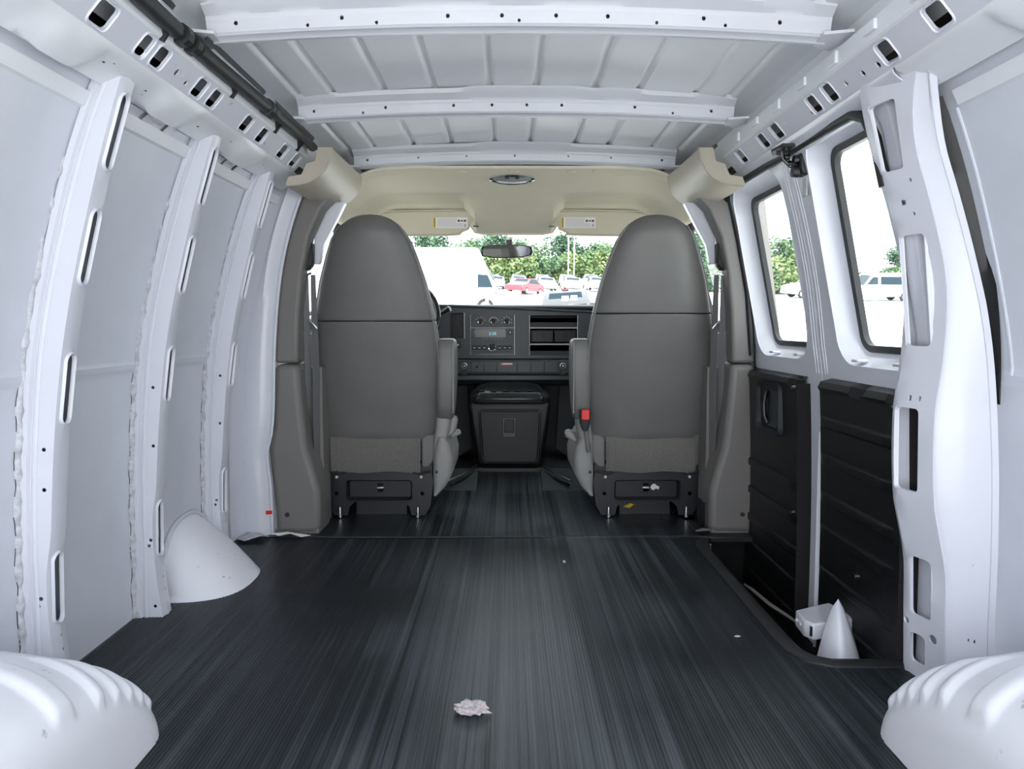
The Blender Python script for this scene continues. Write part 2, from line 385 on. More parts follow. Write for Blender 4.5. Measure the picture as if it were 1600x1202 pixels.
big = [(187,.05),(247,.032),(270,.040),(328,.042),(349,.042),(397,.046),(420,.046),(451,.05),(469,.05)]
slotsL = [(0.67*1190/(796-u), w, L_*0.50, 0.042) for u, w in big]
smallL = [(0.67*1190/(796-u), c*L_, r) for u, c, r in [(253,.25,.007),(312,.35,.007),(369,.75,.006),(429,.3,.007),(296,.45,.008),(261,.8,.005),(290,.6,.004),(303,.5,.004),(408,.9,.004)]]
hl = header(-1, wl, YR, 2.50, slotsL, smallL)
# ledge under the left header with pressed steps
def ledge(s, parent, y0, y1, steps=()):
    rows = []
    for y in frange(y0, y1, 110):
        d = 0.0
        for c, w in steps: d += 0.020*(1/(1+math.exp(-(y-c+w)/0.006)) - 1/(1+math.exp(-(y-c-w)/0.006)))
        rows.append([(s*HL[0], y, HL[1]), (s*(HL[0]+.004), y, HL[1]-.006-d*.3), (s*(HL[0]+.02), y, HL[1]-.012-d), (s*0.775, y, 1.222-d), (s*0.79, y, 1.214), (s*0.80, y, 1.226), (s*0.83, y, 1.225)])
    return MB().grid(rows).build('ledge', 'roofpaint', parent, smooth=40, solid=0.003)
for y, x, r in ((1.41,.752,.006),(1.43,.742,.004),(1.575,.755,.006),(1.595,.742,.004),(1.585,.766,.004),(1.81,.750,.005),(1.845,.760,.006),(2.02,.745,.005),(2.04,.760,.004),(2.30,.750,.005),(2.335,.755,.004),(1.10,.75,.007)):
    z = 1.238-0.016*(x-.735)/.04
    MB().lathe([(0,-.0015),(r,-.0015),(r,.004),(0,.004)], (-x, y, z-.001), 'z', 8).build('drain_hole', 'black', hl)
ledge(-1, hl, YR, 2.62, [(1.30,.07),(1.70,.085),(2.14,.085)])
# long flange strip along the top of the skin
def strip(s, parent, y0, y1):
    MB().grid([[(s*(skin(1.200)-.004), y, 1.200), (s*(skin(1.196)-.016), y, 1.196), (s*(skin(1.172)-.014), y, 1.170), (s*(skin(1.168)-.002), y, 1.168)] for y in frange(y0, y1, 12)]).build('skin_flange', 'roofpaint', parent, smooth=30, solid=0.003)
strip(-1, hl, YR, 2.66)
for y0, y1 in ((1.56,1.66),(1.68,1.76),(1.78,1.88),(2.01,2.06),(2.07,2.12),(2.14,2.20),(2.22,2.32)):
    MB().grid([[(-0.795, y, 1.212), (-0.806, y, 1.206+.003*math.sin(70*y)), (-0.812, y, 1.198)] for y in frange(y0, y1, 8)]).build('weld_tab', 'paint', hl, smooth=60, solid=0.003)

# ribs of the left wall
rib_slots = [(1.06,1.20),(0.84,0.98),(0.565,0.70),(0.16,0.30)]
def rib(Yr, bead=True, dots=()):
    zt = 1.238
    zs = frange(0.0, zt, 44)
    outer = [(-ribx(z), z) for z in zs] + [(-(skin(z)-0.004), z) for z in reversed(zs)]
    mb = MB(); sheet(mb, outer, [circ(x, z, 0.0042, 8) for x, z in dots], lambda x, z: (x, Yr, z), 0.03)
    r = mb.build('rib', 'paint', wl, smooth=30)
    # inner face with the slots; rounded corner to the rear face
    mb = MB(); wI = 0.052
    holes = [rrect(0.014, 0.040, a, b, 0.013, 4) for a, b in rib_slots] + [circ(0.03, z, 0.0035, 6) for z in (0.03, 0.065, 0.10, 0.13)]
    sheet(mb, [(0,0),(wI,0),(wI,zt),(0,zt)], holes, lambda t, z: (-(ribx(z)-0.004*math.sin(PI*t/wI)), Yr+t, z), 0.03)
    mb.build('slot_face', 'paint', r, smooth=30, solid=0.002, off=1)
    mb = MB(); mb.grid([[(-ribx(z), Yr+wI, z), (-(ribx(z)+.03), Yr+wI+.035, z), (-(skin(z)-.006), Yr+wI+.05, z), (-(skin(z)-.006), Yr+wI+.075, z)] for z in zs])
    mb.build('front_flange', 'paint', r, smooth=30)
    for a, b in rib_slots:                     # rolled lip round each slot
        o = rrect(0.008, 0.046, a-.006, b+.006, 0.019, 5); i = rrect(0.0145, 0.0395, a+.0005, b-.0005, 0.0125, 5)
        q = lambda p, e: (-(ribx(p[1])-0.004*math.sin(PI*p[0]/wI)-e), Yr+p[0], p[1])
        MB().loft([[q(p, .000) for p in o], [q(((p[0]+k[0])/2, (p[1]+k[1])/2), .005) for p, k in zip(o, i)], [q(p, -.003) for p in i]], cap=False).build('slot_lip', 'paint', r, smooth=60)
    # stepped outer flanges on the rear face
    for k, (d0, d1, dy) in enumerate(((0.004, 0.022, 0.006), (0.026, 0.036, 0.003))):
        MB().grid([[(-(skin(z)-d0), Yr-0.0005, z), (-(skin(z)-d0-.003), Yr-dy, z), (-(skin(z)-d1+.003), Yr-dy, z), (-(skin(z)-d1), Yr-0.0005, z)] for z in zs]).build('flange', 'paint', r, smooth=30)
    if bead:
        random.seed(int(Yr*100)); path = []; rad = []
        for z in frange(0.0, 1.08, 120):
            path.append((-(skin(z)-0.002), Yr-0.006+0.003*math.sin(z*60), z)); rad.append(0.0075+0.0035*math.sin(z*97)*random.random()+0.002*random.random() - (0.004 if z > 0.9 else 0))
        MB().tube([(x-.003, y-.004, z) for x, y, z in path], [q*.55 for q in rad], 5).build('gap_shadow', 'rubber', r, smooth=80)  # dark tube standing in for the shadowed gap beside the bead
        MB().tube(path, rad, 7).build('sealant_bead', 'foam', r, smooth=80)
    # top tabs that bolt to the header
    MB().prism([(-0.80,1.215),(-0.748,1.236),(-0.744,1.254),(-0.76,1.258),(-0.765,1.246),(-0.785,1.238),(-0.792,1.250),(-0.806,1.246)], Yr-.001, Yr+.05).build('top_tab', 'paint', r, smooth=20)
    return r
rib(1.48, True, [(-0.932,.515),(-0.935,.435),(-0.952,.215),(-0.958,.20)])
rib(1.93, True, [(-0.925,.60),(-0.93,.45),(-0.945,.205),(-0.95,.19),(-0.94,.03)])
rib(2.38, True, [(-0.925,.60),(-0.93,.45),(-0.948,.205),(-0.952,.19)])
# painted B-pillar face and front end of the left panel
zs = frange(0.0, 1.24, 40)
bpx = smooth_interp([(0,.875),(0.18,.878),(0.30,.888),(0.36,.872),(0.45,.862),(0.7,.850),(0.93,.825),(1.1,.785),(1.24,.735)])
mb = MB(); mb.grid([[(-(skin(z)-.004), 2.60, z), (-(skin(z)-.012), 2.66, z), (-(skin(z)-.022), 2.685, z), (-(bpx(z)+.045), 2.675, z), (-(bpx(z)+.018), 2.685, z), (-bpx(z), 2.705, z), (-(bpx(z)-.004), 2.74, z)] for z in zs])
pb = mb.build('door_pillar', 'paint', wl, smooth=40)
mb = MB(); mb.tube([(-(bpx(z)+.0), 2.700, z) for z in zs], 0.006, 6); mb.build('edge_bead', 'paint', pb)
# crease frame near the front end of the left panel
mb = MB(); mb.tube([(-(skin_c(z)-.002), 2.565+0.01*math.sin(z*2), z) for z in frange(0.66, 1.16, 20)], 0.006, 6); mb.build('panel_crease', 'skin', wl)

# ------------------------------------------------------------------ roof
ridges = [-0.61,-0.516,-0.373,-0.232,-0.075,0.056,0.222,0.345,0.505,0.60]
def roofz(x):
    z = 1.432-0.040*(x/0.68)**2
    for r in ridges:
        z += 0.009*math.exp(-((x-r)/0.0085)**4)
    return z
xs = [-0.74,-0.70]+frange(-0.68, 0.68, 270)+[0.70,0.74]
def roofY(y): return 0 if y < 3.05 else -0.16*((y-3.05)/0.6)**2
rows = []
for y in frange(YR, 3.05, 26)+frange(3.1, 3.68, 8):
    rows.append([(x*(1 if y < 3.05 else 1+0.03*(y-3.05)), y, (roofz(x) if abs(x) < 0.69 else 1.385 if abs(x) < 0.72 else 1.30)+roofY(y)) for x in xs])
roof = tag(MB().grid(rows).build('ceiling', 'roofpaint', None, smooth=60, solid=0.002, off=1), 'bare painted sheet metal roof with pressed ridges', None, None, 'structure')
# outer rain channel closing the gap above each header; its inner shade painted in
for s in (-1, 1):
    MB().grid([[(s*0.70, y, 1.385), (s*0.775, y, 1.33), (s*0.83, y, 1.22)] for y in frange(YR, 3.3, 12)]).build('roof_side', 'cavity_shade', roof, smooth=30, solid=0.003, off=1)
def bow(Y0, half, holes, wob):
    arch = lambda x: -0.024*(x/0.66)**2
    F = [(Y0-.008,1.402),(Y0-.006,1.396),(Y0-.0045,1.393),(Y0,1.372)]
    mb = MB()
    sheet(mb, [(-half,0),(half,0),(half,.022),(-half,.022)], [circ(x, min(t,.030)-.014 if t < .05 else .005, rad*.85, 9) for x, t, rad in holes], lambda x, t: (x, Y0-.0045*t/.022, 1.372+t+arch(x)), 0.03)
    r = mb.build('roof_bow', 'bowpaint_shaded', roof, smooth=30, solid=0.002)
    def wav(x):
        t = 0
        for c, w in wob: t += 1/(1+math.exp(-(x-c+w)/0.012)) - 1/(1+math.exp(-(x-c-w)/0.012))
        return min(t, 1)
    X = frange(-half, half, 160)
    rows = []
    for x in X:
        a = arch(x); k = wav(x)
        rows.append([(x, Y0-.034-.006*k, 1.428+a+.004*k), (x, Y0-.030-.006*k, 1.417+a+.006*k), (x, Y0-.016, 1.409+a+.003*k), (x, Y0-.008, 1.404+a), (x, Y0-.007, 1.398+a), (x, Y0-.0045, 1.394+a)])
    MB().grid(rows).build('wavy_flange', 'bowpaint_shaded', r, smooth=40, solid=0.002)
    MB().grid([[(x, Y0, 1.372+arch(x)), (x, Y0+.004, 1.368+arch(x)), (x, Y0+.022, 1.367+arch(x)), (x, Y0+.027, 1.363+arch(x)), (x, Y0+.040, 1.364+arch(x)), (x, Y0+.044, 1.372+arch(x)), (x, Y0+.046, 1.42+arch(x))] for x in frange(-half, half, 40)]).build('front_lip', 'bowpaint_shaded', r, smooth=40, solid=0.002)
    for s in (-1, 1):
        MB().prism([(s*(half-.02), Y0-.02), (s*(half+.035), Y0-.035), (s*(half+.045), Y0+.02), (s*(half+.03), Y0+.075), (s*(half-.015), Y0+.045)], 1.343, 1.349, 'z').build('end_gusset', 'bowpaint_shaded', r, smooth=20)
    return r
def bholes(hs): return [(x, t, r) for x, t, r in hs]
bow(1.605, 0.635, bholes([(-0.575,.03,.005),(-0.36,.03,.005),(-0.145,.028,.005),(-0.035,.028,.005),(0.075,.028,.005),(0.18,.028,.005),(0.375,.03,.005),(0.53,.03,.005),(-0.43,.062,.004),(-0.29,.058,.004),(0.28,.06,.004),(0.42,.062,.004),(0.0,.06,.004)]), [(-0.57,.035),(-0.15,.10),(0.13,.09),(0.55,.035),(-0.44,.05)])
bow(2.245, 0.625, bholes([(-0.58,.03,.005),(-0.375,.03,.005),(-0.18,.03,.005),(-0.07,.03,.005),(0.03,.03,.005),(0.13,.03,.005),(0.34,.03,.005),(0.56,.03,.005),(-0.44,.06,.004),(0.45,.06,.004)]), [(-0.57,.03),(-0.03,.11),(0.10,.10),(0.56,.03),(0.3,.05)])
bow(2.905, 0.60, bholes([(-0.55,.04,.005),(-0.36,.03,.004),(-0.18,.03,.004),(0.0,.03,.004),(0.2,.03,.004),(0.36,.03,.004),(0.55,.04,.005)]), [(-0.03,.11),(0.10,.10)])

# black conduit sleeves along the left header
cn = empty('wiring_conduit', (-0.665, 1.9, 1.29), 'black wiring conduit in long sleeves clipped along the left roof rail', 'conduit')
cy = lambda t: (-0.652-0.004*math.sin(t*5), t, 1.324+0.004*math.sin(t*3))
for a, b, r in ((0.3,1.50,.017),(1.60,2.02,.017),(2.06,2.50,.0145)):
    MB().tube([cy(t) for t in frange(a, b, 14)], r, 12).build('sleeve', 'rubber', cn, smooth=60)
    MB().grid([[(-0.638, t, 1.335), (-0.632, t, 1.343), (-0.636, t, 1.349)] for t in frange(a, b-.05, 6)]).build('slit_edge', 'dash', cn, solid=0.002)
MB().tube([cy(t) for t in frange(1.46, 2.10, 12)], [0.008+0.003*math.sin(k*2.1) for k in range(13)], 8).build('cable_bundle', 'black', cn)
for t in (1.53, 1.575, 2.035, 2.065):
    MB().lathe([(0.008,-.012),(0.021,-.010),(0.022,.010),(0.009,.012)], cy(t), 'y', 10).build('tape_wrap', 'black', cn)
for t in (1.47, 1.83, 2.16, 2.38):
    MB().tube([cy(t), (-0.668, t+.01, 1.308), (-0.676, t+.012, 1.292)], [.012,.010,.007], 8).build('clip', 'black', cn)

# ------------------------------------------------------------------ right side: header, pillar
slR = [(1423,.05),(1350.6,.044),(1269,.040),(1246,.042),(1192,.05),(1172.5,.046),(1141,.05)]
slotsR = [(0.69*1190/(u-796), w, L_*0.52, 0.042) for u, w in slR]
smR = [(0.69*1190/(u-796), c*L_, r) for u, c, r in [(1333,.35,.008),(1313,.4,.008),(1290,.45,.007),(1237,.3,.007),(1205,.6,.004),(1198,.75,.006),(1160,.5,.004),(1152,.75,.006),(1128,.3,.006),(1185,.5,.005)]]
hr = header(1, wr, YR, 2.50, slotsR, smR)
# soffit from header to the door opening, with a bulge
rows = []
for y in frange(1.50, 2.78, 40):
    b = 0.010*math.exp(-((y-2.0)/0.25)**2)
    rows.append([(HL[0], y, HL[1]), (HL[0]+.003, y, HL[1]-.008), (HL[0]+.012, y, HL[1]-.016-b), (HL[0]+.030, y, HL[1]-.028-b), (HL[0]+.040, y, HL[1]-.030), (HL[0]+.052, y, HL[1]-.028), (0.80, y, 1.245)])
MB().grid(rows).build('soffit', 'paint', hr, smooth=50, solid=0.003)
ledge(1, hr, YR, 1.49, [(1.12,.09)])
strip(1, hr, YR, 1.46)
for k in range(7):
    y = 1.30+0.17*k
    MB().box(0.661, 0.671, y, y+.045, 1.306+.006*(k % 2), 1.332).build('clip_tab', 'roofpaint', hr, bevel=0.002)

cpx = smooth_interp([(0,.852),(0.15,.846),(0.25,.842),(0.32,.828),(0.40,.812),(0.58,.806),(0.69,.818),(0.84,.818),(0.99,.782),(1.124,.738),(1.20,.718),(1.27,.705)])
zs = frange(-0.03, 1.272, 50)
def fl(z): return max(0, (z-1.06)/.2)**2
cp_slots = [(rrect(0.026, 0.082, 1.075, 1.205, 0.008)), (rrect(0.026, 0.086, 0.715, 0.945, 0.008)), (rrect(0.020, 0.080, 0.41, 0.585, 0.010)), (rrect(0.030, 0.085, 0.135, 0.265, 0.010)), (rrect(0.030, 0.070, 0.03, 0.095, 0.010)), rrect(0.048, 0.062, 1.005, 1.015, 0.003), circ(0.088, 1.05, 0.004, 8), circ(0.075, 0.985, 0.004, 8), rrect(0.05,0.058,0.60,0.612,0.002), rrect(0.075,0.082,0.602,0.612,0.002), circ(0.02,0.115,.008,8), circ(0.09,0.10,.010,10)]
mb = MB()
CY0, CW, CS = 1.640, 0.120, 0.27
sheet(mb, [(0,-.03),(CW,-.03),(CW,1.272),(0,1.272)], cp_slots, lambda t, z: (cpx(z)+CS*t+0.010*max(0, 1-t/0.02)**2, CY0-t-.075*fl(z)*t/CW, z), 0.035)
cp = mb.build('rear_door_pillar', 'paint', wr, smooth=30, solid=0.004, off=-1)
for h in cp_slots[:5]:
    ctr = (sum(p[0] for p in h)/len(h), sum(p[1] for p in h)/len(h))
    big_ = [((p[0]-ctr[0])*1.0+ctr[0]+math.copysign(.006, p[0]-ctr[0]), p[1]+math.copysign(.006, p[1]-ctr[1])) for p in h]
    q = lambda p, e: (cpx(p[1])+CS*p[0]-e, CY0-p[0]-.075*fl(p[1])*p[0]/CW, p[1])
    MB().loft([[q(p, 0) for p in big_], [q(((p[0]+k[0])/2, (p[1]+k[1])/2), .004) for p, k in zip(big_, h)], [q(p, -.004) for p in h]], cap=False).build('slot_lip', 'paint', cp, smooth=60)
# inner reinforcement seen through the slots
MB().grid([[(cpx(z)+.065, CY0+.003, z), (cpx(z)+.055, CY0-.03, z), (cpx(z)+.068, CY0-.07, z), (cpx(z)+.075, CY0-CW+.005, z)] for z in zs]).build('reinforcement', 'roofpaint', cp, smooth=50)
# broad rear-facing side and its rolled edge
ex = lambda z: skin(z)-0.022-0.012*max(0, min(1, (z-0.8)/0.3))
CE = CS*CW
def crear(z): return [(cpx(z)+CE, CY0-CW, z), (cpx(z)+CE+.006, CY0-CW-.006, z), ((cpx(z)+CE)*.55+ex(z)*.45, CY0-CW-.018, z), (ex(z)-.022, CY0-CW-.024, z), (ex(z)-.016, CY0-CW-.018, z), (ex(z)-.004, CY0-CW-.020, z), (ex(z)+.002, CY0-CW-.006, z)]
MB().grid([[(x, y-.075*fl(z), zz) for x, y, zz in crear(z)] for z in zs]).build('rear_face', 'paint', cp, smooth=35)
for z, t in ((0.51,.5),(0.43,.6),(0.275,.62),(0.118,.52),(0.116,.68)):
    a, b = Vector(crear(z)[1]), Vector(crear(z)[3]); p = a.lerp(b, t)
    MB().lathe([(0.0,-.0012),(0.0045,-.0012),(0.0045,.004),(0,.004)], p, 'y', 8).build('bolt_hole', 'black', cp)
# dark weatherstrip gap between pillar and rear panel
MB().grid([[(ex(z)-.002, CY0-CW-.004, z), (ex(z)+.006, CY0-CW-.002, z), (ex(z)+.006+(skin(z)-.010-ex(z))*min(1,(z-.6)/.3), CY0-CW-.012, z), (ex(z)+.008+(skin(z)-.009-ex(z))*min(1,(z-.6)/.3), CY0-CW-.012-.018*min(1,(z-.6)/.3), z)] for z in frange(0.60, 1.20, 30)]).build('weatherstrip', 'rubber', wr, smooth=40)
MB().tube([(skin_c(z)-.001, 1.478, z) for z in frange(0.66, 1.17, 30)], .003, 5).build('panel_crease', 'skin', wr, smooth=60)
# front closing side of pillar toward the door opening
MB().grid([[(cpx(z)+.010, CY0, z), (cpx(z)+.05, CY0+.006, z), (skin(z), CY0+.006, z)] for z in zs]).build('front_side', 'paint', cp, smooth=30)

# ------------------------------------------------------------------ side door leaves
dwx = smooth_interp([(-0.25,.885),(0.0,.888),(0.3,.885),(0.60,.872),(0.70,.858),(0.85,.838),(1.0,.808),(1.16,.766),(1.25,.738)])
def ring(mb, loops): return mb.loft(loops, cap=False)
def window_door(name, s, y0, y1, z0, z1, win, dx, label, depth=0.048, sash='paint', rr=0.05, inn=0.035, gw=0.016, cornr=0.03):
    """leaf with a real opening: inner skin, sloping sash, rubber gasket, glass pane"""
    d = empty(name, (s*0.9, (y0+y1)/2, z0), label, None, None, 'structure')
    X = lambda y, z, e=0: (s*(dx(z)+e), y, z)
    a0, a1, b0, b1 = win
    hole = rrect(a0-inn, a1+inn, b0-inn, b1+inn, rr+inn, 6)
    mb = MB(); sheet(mb, rrect(y0, y1, z0, z1, cornr, 4), [hole], lambda y, z: X(y, z), 0.05)
    fr = mb.build('frame', sash, d, smooth=40, solid=0.004)
    mid = rrect(a0-inn*.5, a1+inn*.5, b0-inn*.5, b1+inn*.5, rr+inn*.5, 6); gl = rrect(a0-.002, a1+.002, b0-.002, b1+.002, rr, 6)
    mb = MB(); ring(mb, [[X(*p) for p in hole], [X(p[0], p[1], depth*.35) for p in [((u[0]*2+w[0])/3, (u[1]*2+w[1])/3) for u, w in zip(hole, mid)]], [X(*p, depth*.8) for p in mid], [X(*p, depth) for p in gl]])
    mb.build('sash', sash, d, smooth=60)
    gi = rrect(a0+gw, a1-gw, b0+gw, b1-gw, max(rr-gw*.6, .01), 6); gm = rrect(a0+.001, a1-.001, b0+.001, b1-.001, rr, 6)
    mb = MB(); ring(mb, [[X(*p, depth-.001) for p in gl], [X(*p, depth-.006) for p in gm], [X(*p, depth-.004) for p in gi], [X(*p, depth+.012) for p in gi]])
    mb.build('gasket', 'black', d, smooth=50)
    mb = MB(); sheet(mb, gl, [], lambda y, z: X(y, z, depth+.006), 0.08); mb.build('pane', 'glass', d, smooth=60)
    # outer skin of the leaf
    mb = MB(); sheet(mb, rrect(y0, y1, z0, z1, cornr, 4), [gl], lambda y, z: X(y, z, depth+.014), 0.08); mb.build('outer_skin', 'carwhite', d, smooth=60)
    mb = MB(); lp = resample(rrect(y0, y1, z0, z1, cornr, 4), .06); ring(mb, [[X(*p) for p in lp], [X(*p, depth+.014) for p in lp]]); mb.build('edge', sash, d, smooth=40)
    return d
d1 = window_door('door_1', 1, 2.155, 2.775, -0.22, 1.232, (2.265,2.655,0.69,1.185), dwx, 'front leaf of the side cargo door with window and black lower panel')
d2 = window_door('door_2', 1, 1.590, 2.145, -0.22, 1.232, (1.66,1.995,0.69,1.205), dwx, 'rear leaf of the side cargo door with window, next to the slotted pillar')
# ribbed mouldings on the meeting stiles
for d, ys in ((d1, (2.172,2.190)), (d2, (2.112,2.128))):
    for y in ys:
        MB().tube([(dwx(z)-.002, y, z) for z in frange(0.62, 1.21, 24)], 0.0045, 6).build('stile_bead', 'paint', d)
for d, y, z in ((d2,2.06,0.755),(d2,2.075,1.105),(d2,2.07,0.68),(d1,2.70,0.74),(d1,2.70,1.09)):
    MB().lathe([(0,-.003),(0.0065,-.002),(0.0065,.01),(0,.01)], (dwx(z), y, z), 'x', 10).build('plug', 'black', d)
for d, y in ((d1,2.55),(d1,2.33),(d2,1.93),(d2,1.72)):                # little glass clips on the lower sash
    MB().box(0.855, 0.885, y-.018, y+.018, 0.664, 0.672).build('glass_clip', 'paint', d, bevel=0.003)
# black moulded lower panels
def lower_panel(d, y0, y1, zt, ridz, notch, felt_back):
    pxf = lambda z: dwx(z)-0.040
    zz = [-0.20]; prof = []
    def px_(z):
        e = 0
        for r in ridz:
            t = (z-r)/0.015
            e -= 0.007*max(0, 1-abs(t)**8) if abs(t) < 1 else 0
        return pxf(z)+e
    zs = frange(-0.20, zt-.035, 330)
    ys = frange(y0, y1, 16)
    rows = []
    ym = (y0+y1)/2
    for y in ys:
        row = []
        for z in zs:
            inrib = y0+.03 < y < y1-.02
            row.append((px_(z) if inrib else pxf(z), y, z))
        k = 0.0
        for ny in notch:
            k = max(k, max(0, 1-abs((y-ny)/.034)**4))
        row += [(pxf(zt)-.004+.018*k, y, zt-.024-.012*k), (pxf(zt)+.004+.026*k, y, zt-.008-.006*k), (dwx(zt)-.004, y, zt)]
        rows.append(row)
    p = MB().grid(rows).build('lower_panel', 'panelblack', d, smooth=28)
    for yy, nm in ((y0, 'rear_edge'), (y1, 'front_edge')):
        MB().grid([[(pxf(z), yy, z), (pxf(z)+.02, yy+(-.012 if yy == y0 else .012), z), (dwx(z)+.004, yy+(-.016 if yy == y0 else .016), z)] for z in frange(-0.20, zt-.02, 30)]).build(nm, 'felt' if yy == y0 else 'panelblack', p, smooth=40)
    return p
ridz2 = [0.495,0.392,0.285,0.195,0.075,-0.03,-0.13]
lp2 = lower_panel(d2, 1.655, 2.085, 0.612, ridz2, (1.86,1.675), True)
lp1 = lower_panel(d1, 2.255, 2.765, 0.605, [0.27,0.17,0.07,-0.03,-0.13], (2.275,), True)
for p, y, z in ((lp2,1.85,0.135),(lp2,1.668,0.575),(lp1,2.268,0.57),(lp1,2.28,0.19)):
    MB().lathe([(0,-.008),(.007,-.006),(.009,.004),(0,.004)], (dwx(z)-.044, y, z), 'x', 10).build('push_pin', 'gloss', p)
# latch handle in its bezel on the front leaf
hx = dwx(0.5)-.040
mb = MB(); o = rrect(2.375,2.60,0.40,0.575,0.03,5); i = rrect(2.388,2.587,0.413,0.562,0.022,5); q = rrect(2.396,2.579,0.421,0.554,0.018,5)
mb.loft([[(hx+.004,*p) for p in o], [(hx-.012,*p) for p in [((a[0]+b[0])/2,(a[1]+b[1])/2) for a, b in zip(o,i)]], [(hx-.004,*p) for p in i], [(hx+.016,*p) for p in q]], cap=False)
mb.f.append(tuple(range(len(mb.v)-len(q), len(mb.v)))); bz = mb.build('handle_bezel', 'dash', lp1, smooth=40)
mb = MB(); mb.prism(rrect(2.405,2.50,0.425,0.548,0.012,4), hx-.006, hx+.014, 'x'); mb.build('lever_cup', 'gloss', bz, bevel=0.004)
MB().tube([(hx-.006,2.495,0.435),(hx-.014,2.505,0.46),(hx-.015,2.508,0.50),(hx-.010,2.50,0.545)], 0.008, 8).build('lever', 'gloss', bz, smooth=60)
# white folded flange between the two lower panels, and latch bracket near the floor
MB().grid([[(0.872, 2.13, z), (0.846+.02*max(0,(0.45-z))*0.2, 2.112, z), (0.866, 2.095, z)] for z in frange(-0.16, 0.46, 20)]).build('flange', 'paint', d2, smooth=30, solid=0.003)
# weatherstrips round the opening
mb = MB(); mb.tube([(0.772,1.63,1.05),(0.752,1.640,1.15),(0.742,1.665,1.20),(0.738,1.72,1.222),(0.738,1.85,1.226),(0.738,2.3,1.226),(0.738,2.62,1.226),(0.740,2.70,1.214),(0.752,2.735,1.18),(0.80,2.735,1.02),(0.835,2.735,0.85),(0.852,2.735,0.65),(0.870,2.735,0.30),(0.875,2.735,-0.05)], 0.013, 10)
tag(mb.build('trim_2', 'rubber', None, smooth=60), 'black rubber weatherstrip around the side door opening', None, None, 'structure')
mb = MB(); mb.tube([(0.755,2.715,1.20),(0.79,2.71,1.05),(0.825,2.71,0.87),(0.845,2.71,0.65)], 0.012, 8)
tag(mb.build('trim_3', 'black', None, smooth=60), 'second black seal beside the right pillar cover', None, None, 'structure')
# upper hinge latch
hg = empty('door_check', (0.715,2.06,1.235), 'black door check arm bolted under the right roof rail', 'door check')
MB().prism([(0.690,2.02),(0.745,2.02),(0.745,2.10),(0.700,2.13),(0.684,2.09)], 1.222, 1.230, 'z').build('mount_plate', 'black', hg, bevel=0.002)
for dx_, dz in ((0,0),(.014,-.004)):
    MB().tube([(0.708+dx_,2.075,1.224),(0.712+dx_,2.075,1.200+dz),(0.728+dx_,2.07,1.182+dz),(0.745+dx_,2.07,1.176+dz)], 0.0045, 7).build('arm', 'gloss', hg)
for t, (x, z) in enumerate(((0.712,1.205),(0.722,1.188))):
    MB().lathe([(0,-.006),(.007,-.006),(.007,.006),(0,.006)], (x+.007,2.068,z), 'x', 8).build('arm_link', 'gloss', hg)
MB().prism([(0.748,1.155),(0.778,1.15),(0.772,1.225),(0.752,1.222),(0.742,1.20)], 2.035, 2.085).build('latch_body', 'black', hg, bevel=0.006)
MB().lathe([(0,-.016),(.014,-.014),(.016,0),(.014,.010),(0,.012)], (0.745,2.06,1.165), 'x', 14).build('latch_knob', 'black', hg)
MB().lathe([(0,-.012),(.011,-.011),(.011,.010),(0,.010)], (0.742,2.052,1.195), 'x', 12).build('roller', 'gloss', hg)
MB().box(0.765,0.770,2.045,2.075,1.10,1.16).build('striker_plate', 'galv', hg, bevel=0.004)
for y in (2.035,2.09):
    MB().lathe([(0,-.006),(.006,-.005),(.006,.003),(0,.003)], (0.705,y,1.219), 'z', 8).build('bolt', 'black', hg)
# latch bracket and white guard in the step well
lb = empty('latch_bracket', (0.79,1.88,-0.02), 'white metal latch bracket jutting into the side step well', 'bracket')
MB().prism([(0.72,1.86),(0.735,1.835),(0.845,1.865),(0.86,1.90),(0.835,1.985),(0.725,1.93)], -0.025, 0.018, 'z').build('bracket_body', 'paint', lb, bevel=0.005)
MB().box(0.729,0.736,1.838,1.862,-0.015,0.010).build('slot', 'black', lb)
for y in (1.885, 1.91):
    MB().lathe([(0,-.004),(.005,-.003),(.005,.004),(0,.004)], (0.722,y,-0.002), 'x', 8).build('rivet', 'galv', lb)
MB().tube([(0.735,1.94,-.02),(0.715,2.10,-.03),(0.70,2.20,-.025),(0.695,2.26,-.03)], [.004,.006,.005,.003], 6).build('rod', 'trim', lb)
gd = empty('latch_guard', (0.78,1.75,-0.15), 'white cone shaped guard standing in the side step well', 'guard')
rings = []
for t in frange(0, 1, 12):
    w = (1-t)**0.72; cx, cyy = 0.785+.0*t, 1.765+.05*t
    z = -0.16+0.25*t
    rings.append([(cx+w*px_*1.0, cyy+w*py_, z) for px_, py_ in ((-.070,.045),(-.068,.0),(-.055,-.035),(-.036,-.058),(-.012,-.066),(.0,-.064),(.025,-.056),(.05,-.038),(.070,.0),(.068,.05),(0,.07))])
MB().loft(rings).build('guard_shell', 'paint', gd, smooth=50)

for s in (-1, 1):
    MB().prism([(s*0.72,2.84),(s*0.99,2.84),(s*0.99,2.95),(s*0.72,2.95)], -0.22, 0.60, 'z').build('gap_filler', 'trim', floor)  # boxes added to close gaps where daylight leaked in by the pillar feet
MB().box(0.70, 1.0, 2.76, 2.86, -0.22, 0.10).build('gap_filler', 'rubber', floor)
MB().box(-1.0, -0.70, 2.70, 2.86, -0.05, 0.002).build('gap_filler', 'rubber', floor)
